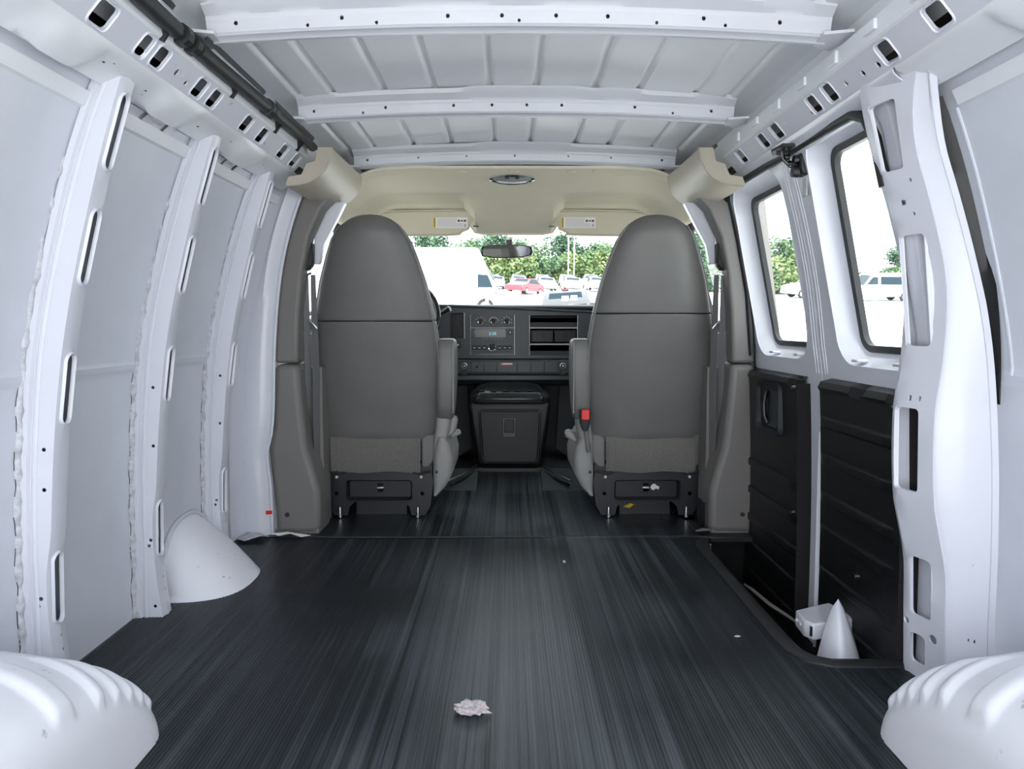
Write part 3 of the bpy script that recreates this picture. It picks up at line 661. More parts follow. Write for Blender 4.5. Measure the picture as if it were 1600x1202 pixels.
# ------------------------------------------------------------------ wheel arches
def wheel_arch(s, label):
    cy, A, H, Wd, X0, KI = 0.84, 0.60, 0.30, 0.335, 1.0, 0.78
    na, ns = 300, 64
    rows = []
    rid = [62, 49.5, 41.5, 34, 26.5, 19]
    for i in range(na+1):
        a = math.radians(1+178*i/na); deg = math.degrees(a); row = []
        for j in range(ns+1):
            t = j/ns*PI/2; e = 2/2.4; f = math.cos(t)**e
            cx = Wd*(math.sin(t)**e); kA = 0.82+0.18*f; kH = 0.45+0.55*f
            b = 0
            for n_, r in enumerate(rid):
                for rr_ in (r, 180-r):
                    w = 3.2 if n_ == 0 else 1.7
                    win = 1/(1+math.exp(-(t-0.50-.05*n_)/0.05)) / (1+math.exp((t-1.22)/0.03))
                    b += 0.0085*math.exp(-((deg-rr_)/w)**6)*win
            row.append((s*(X0-cx-b*.7), cy+(A*kA+b)*math.cos(a), (H*kH+b)*math.sin(a)-.004))
        x, y, z = row[-1]
        row += [(s*(X0-Wd-.003), y, z*0.55-.004), (s*(X0-Wd-.002), y, -0.006)]
        rows.append(row)
    w = MB().grid(rows).build('wheel_arch', 'scuffed', None, smooth=75)
    return tag(w, label, 'wheel arch', 'rear wheel arches')
wheel_arch(-1, 'white scuffed wheel arch on the left, in front of the first wall rib')
wheel_arch(1, 'white scuffed wheel arch on the right, at the foot of the slotted pillar')

# white hood over the filler pipe
hd = empty('pipe_cover', (-0.95, 2.22, 0), 'white half-cone pipe cover on the floor against the left wall', 'cover')
rows = []
for i in range(33):
    a = PI*i/32                                 # arch on the wall, from the rear foot over the top to the front foot
    ca, sa = math.cos(a), math.sin(a)
    wy = 2.235-0.165*math.copysign(abs(ca)**0.8, ca); wz = 0.19*(sa**0.8)
    fy = 2.215-0.185*math.copysign(abs(ca)**0.75, ca); fx = -0.965+0.185*(sa**0.75)
    row = []
    for t in frange(0, 1, 14):
        bul = 0.008*math.sin(PI*t)
        x = -0.985+(fx+0.985)*t+bul*.6; y = wy+(fy-wy)*t; z = wz*(1-t)+0.001+bul*sa
        row.append((x, y, z))
    rows.append(row)
MB().grid(rows).build('hood', 'scuffed', hd, smooth=60, solid=0.002)
MB().tube([(-0.984, 2.235-0.168*math.copysign(abs(math.cos(a))**0.8, math.cos(a)), 0.193*math.sin(a)**0.8+.001) for a in [PI*i/32 for i in range(33)]], 0.007, 6).build('rim', 'paint', hd, smooth=60)

# ------------------------------------------------------------------ pillar covers
def mir(p, s): return [(s*x, z) for x, z in p]
lowp = [(-0.856,.618),(-0.772,.618),(-0.762,.46),(-0.748,.32),(-0.722,.225),(-0.705,.16),(-0.704,.03),(-0.715,.006),(-0.862,.004),(-0.872,.17),(-0.885,.315),(-0.868,.40)]
upp = [(-0.856,.622),(-0.776,.622),(-0.768,.80),(-0.752,.95),(-0.725,1.07),(-0.68,1.165),(-0.64,1.205),(-0.745,1.212),(-0.80,1.06),(-0.828,.93),(-0.846,.80)]
for s, nm in ((1, 'left'), (-1, 'right')):
    sd = s
    t = empty('pillar_cover', (sd*-0.79, 2.76, 0), 'grey plastic lower and upper pillar cover behind the %s seat' % nm, 'pillar trim', 'door pillar covers')
    k = -0.0 if s == 1 else 0.0
    rings = []
    lp = mir(lowp, s)
    MB().prism(lp, 2.705, 2.90).build('lower_cover', 'trim', t, bevel=0.022, seg=4)
    MB().prism(mir(upp, s), 2.712, 2.80).build('upper_cover', 'trim', t, bevel=0.012, seg=3)
    MB().lathe([(0,-.004),(.008,-.003),(.009,.003),(0,.003)], (sd*-0.822, 2.704, 0.075), 'y', 12).build('screw_cap', 'dash', t)
    MB().box(*sorted((sd*-0.868, sd*-0.71)), 2.712, 2.88, 0.0, 0.022).build('foot', 'trim', t, bevel=0.006)
    # bare metal of the upper pillar
    MB().prism(mir([(-0.70,1.20),(-0.615,1.205),(-0.655,1.13),(-0.70,1.05),(-0.715,.98),(-0.74,.98),(-0.73,1.1)], s), 2.81, 2.85).build('bare_pillar', 'paint', t, bevel=0.006)
    MB().prism(mir([(-0.80,.60),(-0.80,1.22),(-0.74,1.25),(-0.9,1.25),(-0.99,.6),(-0.99,0),(-0.88,0)], s), 2.80, 2.86).build('pillar_core', 'trim', t)
    # seat belt: guide, webbing
    b = empty('seat_belt', (sd*-0.785, 2.84, 0.3), 'seat belt with black shoulder guide on the %s pillar' % nm, 'seat belt', 'front seat belts')
    MB().prism(mir([(-0.757,1.065),(-0.725,1.05),(-0.727,.975),(-0.743,.955),(-0.777,.95),(-0.770,1.01)], s), 2.755, 2.80).build('guide_cover', 'black', b, bevel=0.005)
    MB().tube([(sd*-0.770,2.775,.945),(sd*-0.750,2.77,.938),(sd*-0.735,2.775,.945)], 0.0045, 7).build('guide_ring', 'chrome', b)
    rows = [[(sd*-0.768, 2.785, z), (sd*-0.750, 2.79+.05*(0.95-z), z)] for z in frange(0.14, 0.94, 10)]
    MB().grid(rows).build('webbing', 'webbing', b, solid=0.002)
    MB().grid([[(sd*-0.741, 2.79, z), (sd*-0.727, 2.80+.1*(0.95-z), z)] for z in frange(0.12, 0.94, 10)]).build('webbing', 'webbing', b, solid=0.002)
    MB().box(*sorted((sd*-0.787, sd*-0.777)), 2.73, 2.79, 0.80, 0.96).build('height_slot', 'black', b, bevel=0.002)
    MB().tube([(sd*-0.753,2.79,.775),(sd*-0.735,2.785,.762),(sd*-0.723,2.79,.745)], 0.004, 6).build('stop_button', 'chrome', b)
    # beige corner cover over the end of the roof rail
    c = empty('corner_cover', (sd*-0.66, 2.5, 1.25), 'beige plastic corner cover at the front end of the %s roof rail' % nm, 'corner trim', 'beige corner covers')
    sec = [(-0.573,1.312),(-0.574,1.290),(-0.580,1.268),(-0.592,1.243),(-0.613,1.220),(-0.642,1.204),(-0.675,1.196),(-0.715,1.192)]
    sec = mir(sec, s)
    rows = []
    for y, g in ((2.43,0),(2.436,.003),(2.55,.003),(2.80,.0),(2.90,-.004)):
        rows.append([(x-s*g*0.5, y, z+g*-.5) for x, z in sec])
    MB().grid(rows).build('cover_shell', 'beige', c, smooth=50, solid=0.004)
    back = sec+mir([(-0.722,1.196),(-0.712,1.222),(-0.672,1.228),(-0.655,1.262),(-0.628,1.270),(-0.618,1.312)], s)
    mb = MB(); sheet(mb, back, [], lambda x, z: (x, 2.432, z), 0.04); mb.build('rear_face', 'beige', c, solid=0.004)
    MB().grid([[(x, 2.43, z), (x+s*-.004, 2.427, z-.002), (x, 2.436, z)] for x, z in sec]).build('edge_lip', 'beige', c, smooth=60)
MB().box(-0.893,-0.872,2.686,2.692,0.082,0.094).build('tag', 'red').name = 'warning_tag'
tag(bpy.data.objects['warning_tag'], 'small red tag stuck to the foot of the left painted pillar', 'tag')

# ------------------------------------------------------------------ headliner
hz = smooth_interp([(2.93,1.352),(3.02,1.348),(3.15,1.328),(3.30,1.292),(3.45,1.245),(3.58,1.205),(3.66,1.195)])
def hl_z(x, y):
    z = hz(y)
    ax = abs(x)
    k = max(0, min(1, (ax-0.170)/0.05)); k = k*k*(3-2*k)
    z += 0.060*k*max(0, min(1, (y-3.22)/0.24))
    e = max(0, (ax-0.50)/0.22); z -= 0.125*min(1, e)**2.0
    if y < 3.02: z -= 0.014*max(0, min(1, (ax-0.40)/0.18))
    return z
rows = []
for y in frange(2.93, 3.66, 30):
    h = 0.60+0.14*min(1, (y-2.93)/0.08)**.6 if y < 3.01 else 0.74
    rows.append([(h*t, y, hl_z(h*t, y)) for t in frange(-1, 1, 60)])
hlr = MB().grid(rows)
ho = tag(hlr.build('headliner', 'headliner', None, smooth=70, solid=0.01, off=0), 'beige moulded headliner above the front seats', 'headliner')
for x in (-0.30,-0.20,0.22,0.32,0.0):
    mb = MB(); mb.lathe([(0,0),(.018,0),(.018,.003),(0,.003)], (x, 2.985, hl_z(x,2.985)-.008), 'z', 12); mb.build('clip_dimple', 'headliner', ho)
# front rim of the headliner
MB().tube([(x, 3.66, hl_z(x,3.66)-.002) for x in frange(-0.72, 0.72, 40)], 0.010, 8).build('front_roll', 'headliner', ho, smooth=70)
# dome lamp
dl = empty('dome_lamp', (-0.01, 3.06, 1.335), 'oval chrome rimmed dome lamp in the headliner', 'lamp')
zc = hl_z(0, 3.06)-0.006
def oval(rx, ry, z): return [(-0.01+rx*math.cos(2*PI*k/32), 3.06+ry*math.sin(2*PI*k/32)*(1-.25*abs(math.cos(2*PI*k/32))**2), z-0.18*ry*math.sin(2*PI*k/32)) for k in range(32)]
MB().loft([oval(.090,.052,zc+.006), oval(.090,.052,zc-.008), oval(.080,.042,zc-.013), oval(.072,.036,zc-.008)], cap=True).build('rim', 'chrome', dl, smooth=50)
MB().loft([oval(.072,.036,zc-.008), oval(.060,.028,zc-.014), oval(.02,.01,zc-.016)]).build('lens', 'silver', dl, smooth=60)
for x in (-0.03, 0.01):
    MB().box(x-.008, x+.008, 3.02, 3.03, zc-.012, zc-.004).build('switch', 'black', dl, bevel=.002)

# ------------------------------------------------------------------ sun visors
def visor(s, label):
    v = empty('sun_visor', (s*0.40, 3.52, 1.22), label, 'sun visor', 'sun visors')
    # outline (distance from centre line, height)
    out = [(0.185,1.262),(0.192,1.225),(0.205,1.190),(0.235,1.178),(0.245,1.166),(0.30,1.163),(0.60,1.160),(0.625,1.175),(0.628,1.235),(0.61,1.262),(0.55,1.272),(0.24,1.276),(0.205,1.272)]
    out = [(s*x, z) for x, z in out]
    MB().prism(out, 3.500, 3.520).build('body', 'visor', v, bevel=0.008, seg=3)
    loop = [(x, 3.499, z) for x, z in resample(out, .03)]
    MB().tube(loop+loop[:1], 0.0035, 6).build('piping', 'visor', v, smooth=70)
    x0 = 0.365 if s < 0 else 0.215
    lb = MB(); a, b = sorted((s*x0, s*(x0-.155) if s < 0 else s*(x0+.155)))
    lab = MB().box(a, b, 3.4965, 3.4995, 1.196, 1.243).build('warning_label', 'paperwhite', v)
    MB().box(a-.001, a+.012, 3.4955, 3.4967, 1.195, 1.244).build('yellow_band', 'yellow', lab)
    MB().box(a+.004, a+.008, 3.495, 3.4958, 1.200, 1.239).build('band_text', 'print', lab)
    for k in range(7):
        z = 1.238-k*.0058
        MB().box(a+.018, (b-.05) if k < 4 else (b-.02), 3.4958, 3.4967, z-.0022, z).build('text_line', 'printgrey', lab)
    for k in range(3):
        MB().prism(rrect(b-.045+k*.014, b-.034+k*.014, 1.222+.002*(k % 2), 1.233-.002*(k % 2), .003, 3), 3.4955, 3.4967).build('pictogram', 'print', lab)
    MB().box(b-.016, b-.006, 3.4958, 3.4967, 1.200, 1.214).build('pictogram', 'printgrey', lab)
    MB().tube([(s*0.185,3.51,1.205),(s*0.16,3.515,1.204)], 0.004, 6).build('hinge_pin', 'trim', v)
visor(-1, 'beige sun visor above the left seat, with a warning label')
visor(1, 'beige sun visor above the right seat, with a warning label')

# ------------------------------------------------------------------ rear-view mirror
mr = empty('rear_view_mirror', (-0.03, 3.70, 1.10), 'black framed rear-view mirror hanging in the windshield', 'mirror')
mo = [(-0.150,1.137),(-0.158,1.120),(-0.155,1.090),(-0.10,1.080),(-0.03,1.077),(0.05,1.080),(0.090,1.088),(0.096,1.105),(0.090,1.130),(0.03,1.142),(-0.10,1.143)]
mc = (-0.031, 1.11)
def msc(k, dx=0): return [(mc[0]+(x-mc[0])*k, mc[1]+(z-mc[1])*(k if k > .95 else k*.93)) for x, z in mo]
MB().loft([[(x,3.695,z) for x, z in msc(.90)], [(x,3.690,z) for x, z in msc(.96)], [(x,3.692,z) for x, z in msc(1.0)], [(x,3.71,z) for x, z in msc(1.0)], [(x,3.735,z) for x, z in msc(.7)]]).build('housing', 'gloss', mr, smooth=50)
mg = mat('mirror_glass', (0.80,0.80,0.80), 0.03, metal=1.0)
MB().add([(x, 3.6895-.000*x, z) for x, z in msc(.93)], [tuple(range(len(mo)))]).build('mirror_face', 'mirror_glass', mr, smooth=None)
MB().lathe([(0,-.02),(.016,-.016),(.016,.016),(0,.02)], (-0.025,3.72,1.150), 'z', 12).build('ball_joint', 'gloss', mr)
MB().tube([(-0.025,3.72,1.15),(-0.025,3.735,1.165),(-0.025,3.755,1.17)], .012, 8).build('mount_arm', 'gloss', mr)

mr.rotation_euler = (math.radians(4), 0, math.radians(-13))
# ------------------------------------------------------------------ windshield, cowl, front doors
ws = empty('window_1', (0, 4.0, 0.8), 'clear windshield over the dashboard', None, None, 'structure')
def wsp(x, t): return (x, 4.30-0.62*t-0.10*(x/.8)**2*(1-.3*t), 0.80+0.43*t)
MB().grid([[wsp(x, t) for x in frange(-0.82, 0.82, 20)] for t in frange(0, 1, 8)]).build('pane', 'glass', ws, smooth=70)
for s in (-1, 1):
    MB().tube([wsp(s*(0.82), 0)]+[(s*(0.84-.10*t), wsp(s*.82,t)[1]-.02, wsp(s*.82,t)[2]) for t in frange(0,1.05,8)], 0.035, 8).build('a_pillar', 'trim', ws, smooth=60)
MB().grid([[(x, 3.64, 1.24), (x, 3.70, 1.245), (x, 3.69, 1.30)] for x in frange(-0.76, 0.76, 12)]).build('header', 'trim', ws, solid=.01)
# firewall and cowl behind the dashboard
fw = MB().box(-0.95, 0.95, 4.28, 4.32, -0.1, 0.80)
tag(fw.build('wall_front', 'black', None), 'dark bulkhead behind the dashboard', None, None, 'structure')
fdx = smooth_interp([(-0.1,.93),(0.3,.935),(0.7,.915),(0.85,.885),(1.0,.845),(1.15,.79),(1.25,.75)])
for s, nm, lab in ((-1, 'door_3', 'left front door with its window beside the left seat'), (1, 'door_4', 'right front door with its window beside the right seat')):
    d = window_door(nm, s, 2.86, 4.28, -0.05, 1.27, (2.90,3.60,0.73,1.215), fdx, lab, depth=0.03, sash='trim', rr=0.10, inn=0.012, gw=0.035, cornr=0.01)
    MB().grid([[(s*(fdx(z)-.03-.02*math.sin(PI*max(0,min(1,z/.72)))), y, z) for z in frange(0.02, 0.71, 12)] for y in frange(2.88, 4.0, 8)]).build('door_card', 'trim', d, smooth=50, solid=.01)
    MB().box(*sorted((s*0.80, s*0.88)), 3.05, 3.6, 0.50, 0.56).build('arm_rest', 'trim', d, bevel=.02)
# filler above the front doors
for s in (-1, 1):
    MB().grid([[(s*0.70, y, 1.245), (s*0.745, y, 1.262), (s*0.77, y, 1.31), (s*.70, y, 1.39)] for y in frange(2.70, 3.72, 8)]).build('cant_rail', 'trim', roof, smooth=50, solid=0.006)
# door mirror seen past the right seat
# ------------------------------------------------------------------ dashboard
k_ = 3.74/1190
def dx(u): return -0.02+(u-796)*k_
def dz(v): return 0.76-(v-507)*k_*1.0
db = empty('dashboard', (0, 3.8, 0.45), 'black plastic dashboard with radio, vents and switches', 'dashboard')
mb = MB(); prof = [(3.755,.842),(3.765,.85),(3.95,.862),(4.22,.80),(4.27,.79),(4.27,.45),(3.84,.45),(3.80,.50)]
mb.prism([(y,z) for y,z in prof]+[(3.80,.60),(3.80,.80)], -0.93, 0.93, 'x'); mb.build('body', 'dash', db, bevel=0.012, seg=3)
ventL = (dx(705.5), dx(724), dz(527), dz(491)); radioR = (dx(736), dx(803.5), dz(554.5), dz(492)); shelf = (dx(827.5), dx(902), dz(555), dz(493))
mb = MB(); outl = [(-0.52,dz(480)),(-0.30,dz(481)),(0.0,dz(484.5)),(0.30,dz(489)),(0.44,dz(491)),(0.44,dz(560)),(-0.52,dz(560))]
rc = lambda r, rad=.006: rrect(r[0], r[1], r[2], r[3], rad, 3)
sheet(mb, outl, [rc(ventL), rc(radioR), rc(shelf)], lambda x, z: (x, 3.74+0.0*x, z), 0.06)
face = mb.build('centre_face', 'dashface', db, smooth=30, solid=0.006)
MB().prism([(-0.52,dz(480)),(-0.30,dz(481)),(0.0,dz(484.5)),(0.30,dz(489)),(0.44,dz(491)),(0.44,dz(487)),(0.30,dz(485)),(0,dz(480.5)),(-0.30,dz(476.5)),(-0.52,dz(475))], 3.738, 3.80).build('top_roll', 'dash', db, bevel=0.004)
# vertical vent by the steering column
v = MB().box(ventL[0], ventL[1], 3.765, 3.775, ventL[2], ventL[3]).build('air_vent', 'black', db)
for i in range(6):
    x = ventL[0]+(ventL[1]-ventL[0])*(i+.7)/6.4
    MB().box(x-.0012, x+.0012, 3.742, 3.765, ventL[2]+.004, ventL[3]-.004).build('vane', 'dashface', v)
MB().loft([[(p[0],3.738,p[1]) for p in rc(ventL)], [(p[0],3.735,p[1]) for p in rrect(ventL[0]-.006,ventL[1]+.006,ventL[2]-.006,ventL[3]+.006,.008,3)]], cap=False).build('bezel', 'dash', v)
MB().box(ventL[1]+.004, ventL[1]+.008, 3.734, 3.741, ventL[2]-.006, ventL[3]+.006).build('bright_edge', 'printgrey', v)
# radio and climate stack
st = MB().box(radioR[0]-.002, radioR[1]+.002, 3.752, 3.79, radioR[2]-.002, radioR[3]+.002).build('control_stack', 'gloss', db)
MB().box(radioR[0]+.002, radioR[1]-.002, 3.744, 3.753, dz(511.5), radioR[3]-.002).build('climate_panel', 'dashface', st, bevel=.001)
rd = MB().box(radioR[0]+.002, radioR[1]-.002, 3.744, 3.753, dz(553), dz(513.5)).build('radio', 'dashface', st, bevel=.001)
for x in (radioR[0]-.0015, radioR[1]+.001): MB().box(x-.001, x+.001, 3.735, 3.742, radioR[2], radioR[3]).build('bright_edge', 'mark' if x > 0 else 'printgrey', st)
MB().box(radioR[0], radioR[1], 3.741, 3.744, dz(512.8), dz(511.8)).build('divider', 'printgrey', st)
def knob(x, z, r, parent, nm='knob', y=3.744, rim='chrome'):
    MB().lathe([(r*1.0,0),(r*1.0,-.008),(r*.86,-.012),(r*.70,-.010),(r*.70,0)], (x,y,z), 'y', 24).build(nm+'_ring', rim, parent, smooth=40)
    MB().lathe([(0,0),(r*.70,0),(r*.68,-.008),(r*.3,-.012),(0,-.012)], (x,y,z), 'y', 20).build(nm, 'dash', parent, smooth=40)
for u in (751, 771.5, 792):
    knob(dx(u), dz(503), .0150, st, 'climate_knob')
def arc(cx, cz, r, a0, a1, n=10): return [(cx+r*math.cos(math.radians(a0+(a1-a0)*i/n)), 3.7435, cz+r*math.sin(math.radians(a0+(a1-a0)*i/n))) for i in range(n+1)]
MB().tube(arc(dx(771.5), dz(503), .0225, 0, 180), .0008, 4).build('dial_arc', 'mark', st)
for i in range(7):
    a = math.radians(-10+200*i/6); MB().box(dx(792)+.024*math.cos(a)-.0016, dx(792)+.024*math.cos(a)+.0016, 3.7430, 3.7440, dz(503)+.024*math.sin(a)-.0016, dz(503)+.024*math.sin(a)+.0016).build('dial_mark', 'mark', st)
for i in range(5):
    a = math.radians(20+130*i/4); MB().box(dx(751)+.024*math.cos(a)-.0013, dx(751)+.024*math.cos(a)+.0013, 3.7430, 3.7440, dz(503)+.024*math.sin(a)-.0013, dz(503)+.024*math.sin(a)+.0013).build('dial_mark', 'mark', st)
dsp = MB().box(dx(742), dx(790), 3.7425, 3.7445, dz(527), dz(514)).build('display', 'gloss', rd)
def text(body, x, y, z, size, m, parent, name):
    cu = bpy.data.curves.new('t', 'FONT'); cu.body = body; cu.size = size; cu.align_x = 'CENTER'; cu.align_y = 'CENTER'; cu.extrude = 0.0004
    o = bpy.data.objects.new('t', cu); C.objects.link(o); bpy.context.view_layer.update()
    me = bpy.data.meshes.new_from_object(o.evaluated_get(bpy.context.evaluated_depsgraph_get())); bpy.data.objects.remove(o)
    me.transform(Matrix.Translation((x, y, z)) @ Matrix.Rotation(PI/2, 4, 'X')); v = [w.co.copy() for w in me.vertices]; f = [tuple(p.vertices) for p in me.polygons]
    mb = MB(); mb.add(v, f); return mb.build(name, m, parent, smooth=None)
text('2:58', dx(769.5), 3.7418, dz(521.5), .021, 'display_digits', dsp, 'clock_digits')
for i in range(6): MB().box(dx(754.5+i*6)-.0015, dx(754.5+i*6)+.0015, 3.7432, 3.7442, dz(529.5)-.001, dz(529.5)+.001).build('preset_mark', 'mark', rd)
for u in (741.5, 749, 757, 781, 789, 796.5):
    b_ = MB().box(dx(u)-.0105, dx(u)+.0105, 3.738, 3.745, dz(546.5), dz(540)).build('radio_button', 'dash', rd, bevel=.0015)
    MB().box(dx(u)-.005, dx(u)+.005, 3.7374, 3.7381, dz(543.6)-.0012, dz(543.6)+.0016).build('button_mark', 'mark', b_)
knob(dx(769), dz(543), .0215, rd, 'volume_knob')
MB().lathe([(0,0),(.010,0),(.010,-.003),(0,-.003)], (dx(797), 3.744, dz(519.5)), 'y', 14).build('power_button', 'dash', rd)
MB().box(dx(796.3), dx(798), 3.7405, 3.7412, dz(520.5), dz(518.5)).build('button_mark', 'mark', rd)
MB().box(dx(741), dx(743.5), 3.743, 3.7441, dz(520), dz(518)).build('button_mark', 'mark', rd)
MB().box(dx(739), dx(801), 3.7425, 3.7445, dz(551), dz(548.5)).build('disc_slot', 'black', rd)
# small switch under the left vent
sw = MB().box(dx(712), dx(721), 3.733, 3.744, dz(544), dz(534)).build('switch', 'gloss', db, bevel=.002)
MB().box(dx(714.3), dx(717.2), 3.7322, 3.7332, dz(540), dz(537.6)).build('button_mark', 'mark', sw)
# passenger shelf with vents
sh = MB().box(shelf[0]-.004, shelf[1]+.004, 3.80, 3.81, shelf[2]-.004, shelf[3]+.004).build('tray_recess', 'black', db)
MB().box(shelf[0], shelf[1], 3.742, 3.80, dz(512), dz(504)).build('tray_floor', 'dash', sh)
MB().box(shelf[0], shelf[1], 3.738, 3.80, dz(513.3), dz(511.5)).build('tray_lip', 'printgrey', sh)
MB().box(shelf[0], shelf[1], 3.738, 3.80, dz(539), dz(537)).build('tray_lip', 'printgrey', sh)
MB().box(shelf[0], shelf[1], 3.744, 3.80, dz(555), dz(548.5)).build('tray_floor', 'dash', sh)
MB().box(shelf[0]-.002, shelf[0]+.001, 3.735, 3.742, shelf[2], shelf[3]).build('bright_edge', 'printgrey', sh)
MB().box(shelf[1]-.001, shelf[1]+.002, 3.735, 3.742, shelf[2], shelf[3]).build('bright_edge', 'printgrey', sh)
for a, b in ((830, 864), (866.5, 901)):
    v = MB().box(dx(a), dx(b), 3.768, 3.775, dz(535), dz(516)).build('air_vent', 'black', sh)
    fr = rrect(dx(a), dx(b), dz(535), dz(516), .004, 2); fi = rrect(dx(a)+.003, dx(b)-.003, dz(535)+.003, dz(516)-.003, .003, 2)
    MB().loft([[(p[0],3.744,p[1]) for p in fr], [(p[0],3.742,p[1]) for p in fi], [(p[0],3.768,p[1]) for p in fi]], cap=False).build('vent_frame', 'dash', v)
    for i in range(5):
        z = dz(532.5)+ (dz(518.5)-dz(532.5))*i/4
        MB().box(dx(a)+.003, dx(b)-.003, 3.745, 3.764, z-.0012, z+.0012).build('vane', 'dashface', v)
    for i in range(4 if a < 850 else 2):
        x = dx(a)+(dx(b)-dx(a))*(i+1)/(5 if a < 850 else 3)
        MB().box(x-.001, x+.001, 3.752, 3.766, dz(533), dz(518)).build('vane', 'dashface', v)
    MB().box((dx(a)+dx(b))/2-.010, (dx(a)+dx(b))/2+.004, 3.739, 3.748, dz(524.5), dz(522)).build('vent_tab', 'dash', v, bevel=.001)
# lower switch strip
ls = MB().prism([(3.722,dz(585)),(3.718,dz(580)),(3.718,dz(563.5)),(3.724,dz(561.5)),(3.80,dz(561)),(3.80,dz(600)),(3.76,dz(600)),(3.735,dz(594)),(3.735,dz(586))], dx(690), dx(920), 'x').build('lower_strip', 'dashface', db, bevel=.003)
us = [736, 756, 776.5, 808, 829, 850, 871]
for a, b in zip(us, us[1:]): MB().box(dx(a)+.0015, dx(b)-.0015, 3.7145, 3.720, dz(581.5), dz(564.5)).build('blank_plate', 'dashface', ls, bevel=.0012)
for u in (726, 879):
    MB().lathe([(.0145,0),(.0145,-.005),(.011,-.006),(.010,-.001),(0,.002)], (dx(u),3.718,dz(571)), 'y', 22).build('socket_ring', 'chrome', ls, smooth=40)
    MB().lathe([(0,0),(.0095,0),(.0095,-.002),(0,-.002)], (dx(u),3.7175,dz(571)), 'y', 18).build('power_socket', 'black', ls)
    MB().lathe([(0,0),(.004,0),(.003,-.004),(0,-.004)], (dx(u)+.001,3.716,dz(571.3)), 'y', 10).build('contact', 'silver', ls)
    MB().lathe([(0,0),(.0155,0),(.0155,-.006),(.012,-.008),(0,-.008)], (dx(u),3.722,dz(582.5)), 'y', 20).build('socket_cap', 'dash', ls, smooth=40)
lab = MB().box(dx(782), dx(801), 3.7137, 3.7146, dz(569.8), dz(567)).build('label_plate', 'carred', ls)
MB().box(dx(782), dx(784.5), 3.713, 3.714, dz(570), dz(567)).build('label_icon', 'orange', lab)
MB().box(dx(786), dx(800), 3.7131, 3.714, dz(568.2), dz(567.2)).build('label_text', 'mark', lab)
MB().lathe([(0,0),(.006,0),(.004,-.005),(0,-.006)], (dx(745.5),3.714,dz(573)), 'y', 12).build('toggle', 'gloss', ls)
# knee bolsters either side of the engine cover
for s in (-1, 1):
    MB().prism([(s*0.24,.46),(s*0.92,.46),(s*0.92,.02),(s*0.36,.02),(s*0.22,.12)], 3.92, 3.96).build('kick_panel', 'dash', db)

# ------------------------------------------------------------------ engine cover
ec = empty('engine_cover', (-0.02, 3.7, 0.0), 'black plastic engine cover with a storage bin door below the dashboard', 'engine cover')
E0 = lambda u: -0.02+(u-796)*3.60/1190
Ez = lambda v: 0.76-(v-507)*3.60/1190
rings = []
for v, a, b, y in ((738,747,846,3.66),(728,744,849,3.62),(700,739,853,3.605),(660,733,859,3.60),(636,730.5,861.5,3.60),(630,732,860,3.605)):
    rings.append([(E0(a),y+.03,Ez(v)),(E0(a+5),y,Ez(v)),(E0(b-5),y,Ez(v)),(E0(b),y+.03,Ez(v)),(E0(b),4.2,Ez(v)),(E0(a),4.2,Ez(v))])
MB().loft(rings).build('shell', 'cover', ec, smooth=30, bevel=.006)
rings = []
for v, a, b, y in ((631,731,861,3.585),(622,732,860,3.58),(614,735,857,3.60),(604,748,845,3.66),(600,752,841,3.72)):
    rings.append([(E0(a),y+.05,Ez(v)),(E0(a+14),y,Ez(v)),(E0(b-14),y,Ez(v)),(E0(b),y+.05,Ez(v)),(E0(b),4.2,Ez(v)),(E0(a),4.2,Ez(v))])
tp = MB().loft(rings).build('lid', 'gloss', ec, smooth=30, bevel=.006)
for u in (752, 771, 790, 809, 828):
    MB().box(E0(u-5), E0(u+5), 3.605, 3.65, Ez(611.5), Ez(610)).build('tray_rib', 'gloss', tp, bevel=.002)
do = [(E0(747),Ez(643)),(E0(750),Ez(640)),(E0(843),Ez(640)),(E0(846),Ez(643)),(E0(843),Ez(718)),(E0(838),Ez(726)),(E0(757),Ez(726)),(E0(752),Ez(718))]
MB().prism(do, 3.588, 3.62).build('door_gap', 'black', ec, bevel=.004)
ctr = (E0(796.5), Ez(683))
dr = MB().prism([(ctr[0]+(x-ctr[0])*.955, ctr[1]+(z-ctr[1])*.955) for x, z in do], 3.580, 3.60).build('bin_door', 'cover', ec, bevel=.006, seg=3)
MB().prism(rrect(E0(785.5),E0(806),Ez(683.5),Ez(653),.006,4), 3.576, 3.585).build('latch_surround', 'gloss', dr, bevel=.002)
MB().prism(rrect(E0(788),E0(803.5),Ez(676),Ez(655),.004,4), 3.571, 3.58).build('latch_paddle', 'cover', dr, bevel=.003)
MB().prism([(E0(742),Ez(738)),(E0(850),Ez(738)),(E0(840),.02),(E0(752),.02)], 3.68, 3.75).build('base', 'black', ec)
for s in (-1, 1):
    MB().tube([(-0.02+s*0.155,3.62,.062),(-0.02+s*0.20,3.54,.040),(-0.02+s*0.27,3.42,.030)], .007, 8).build('sill_strip', 'gloss', ec, smooth=60)
    MB().tube([(-0.02+s*0.160,3.64,.080),(-0.02+s*0.215,3.54,.058),(-0.02+s*0.28,3.44,.046)], .005, 8).build('sill_strip', 'steel', ec, smooth=60)

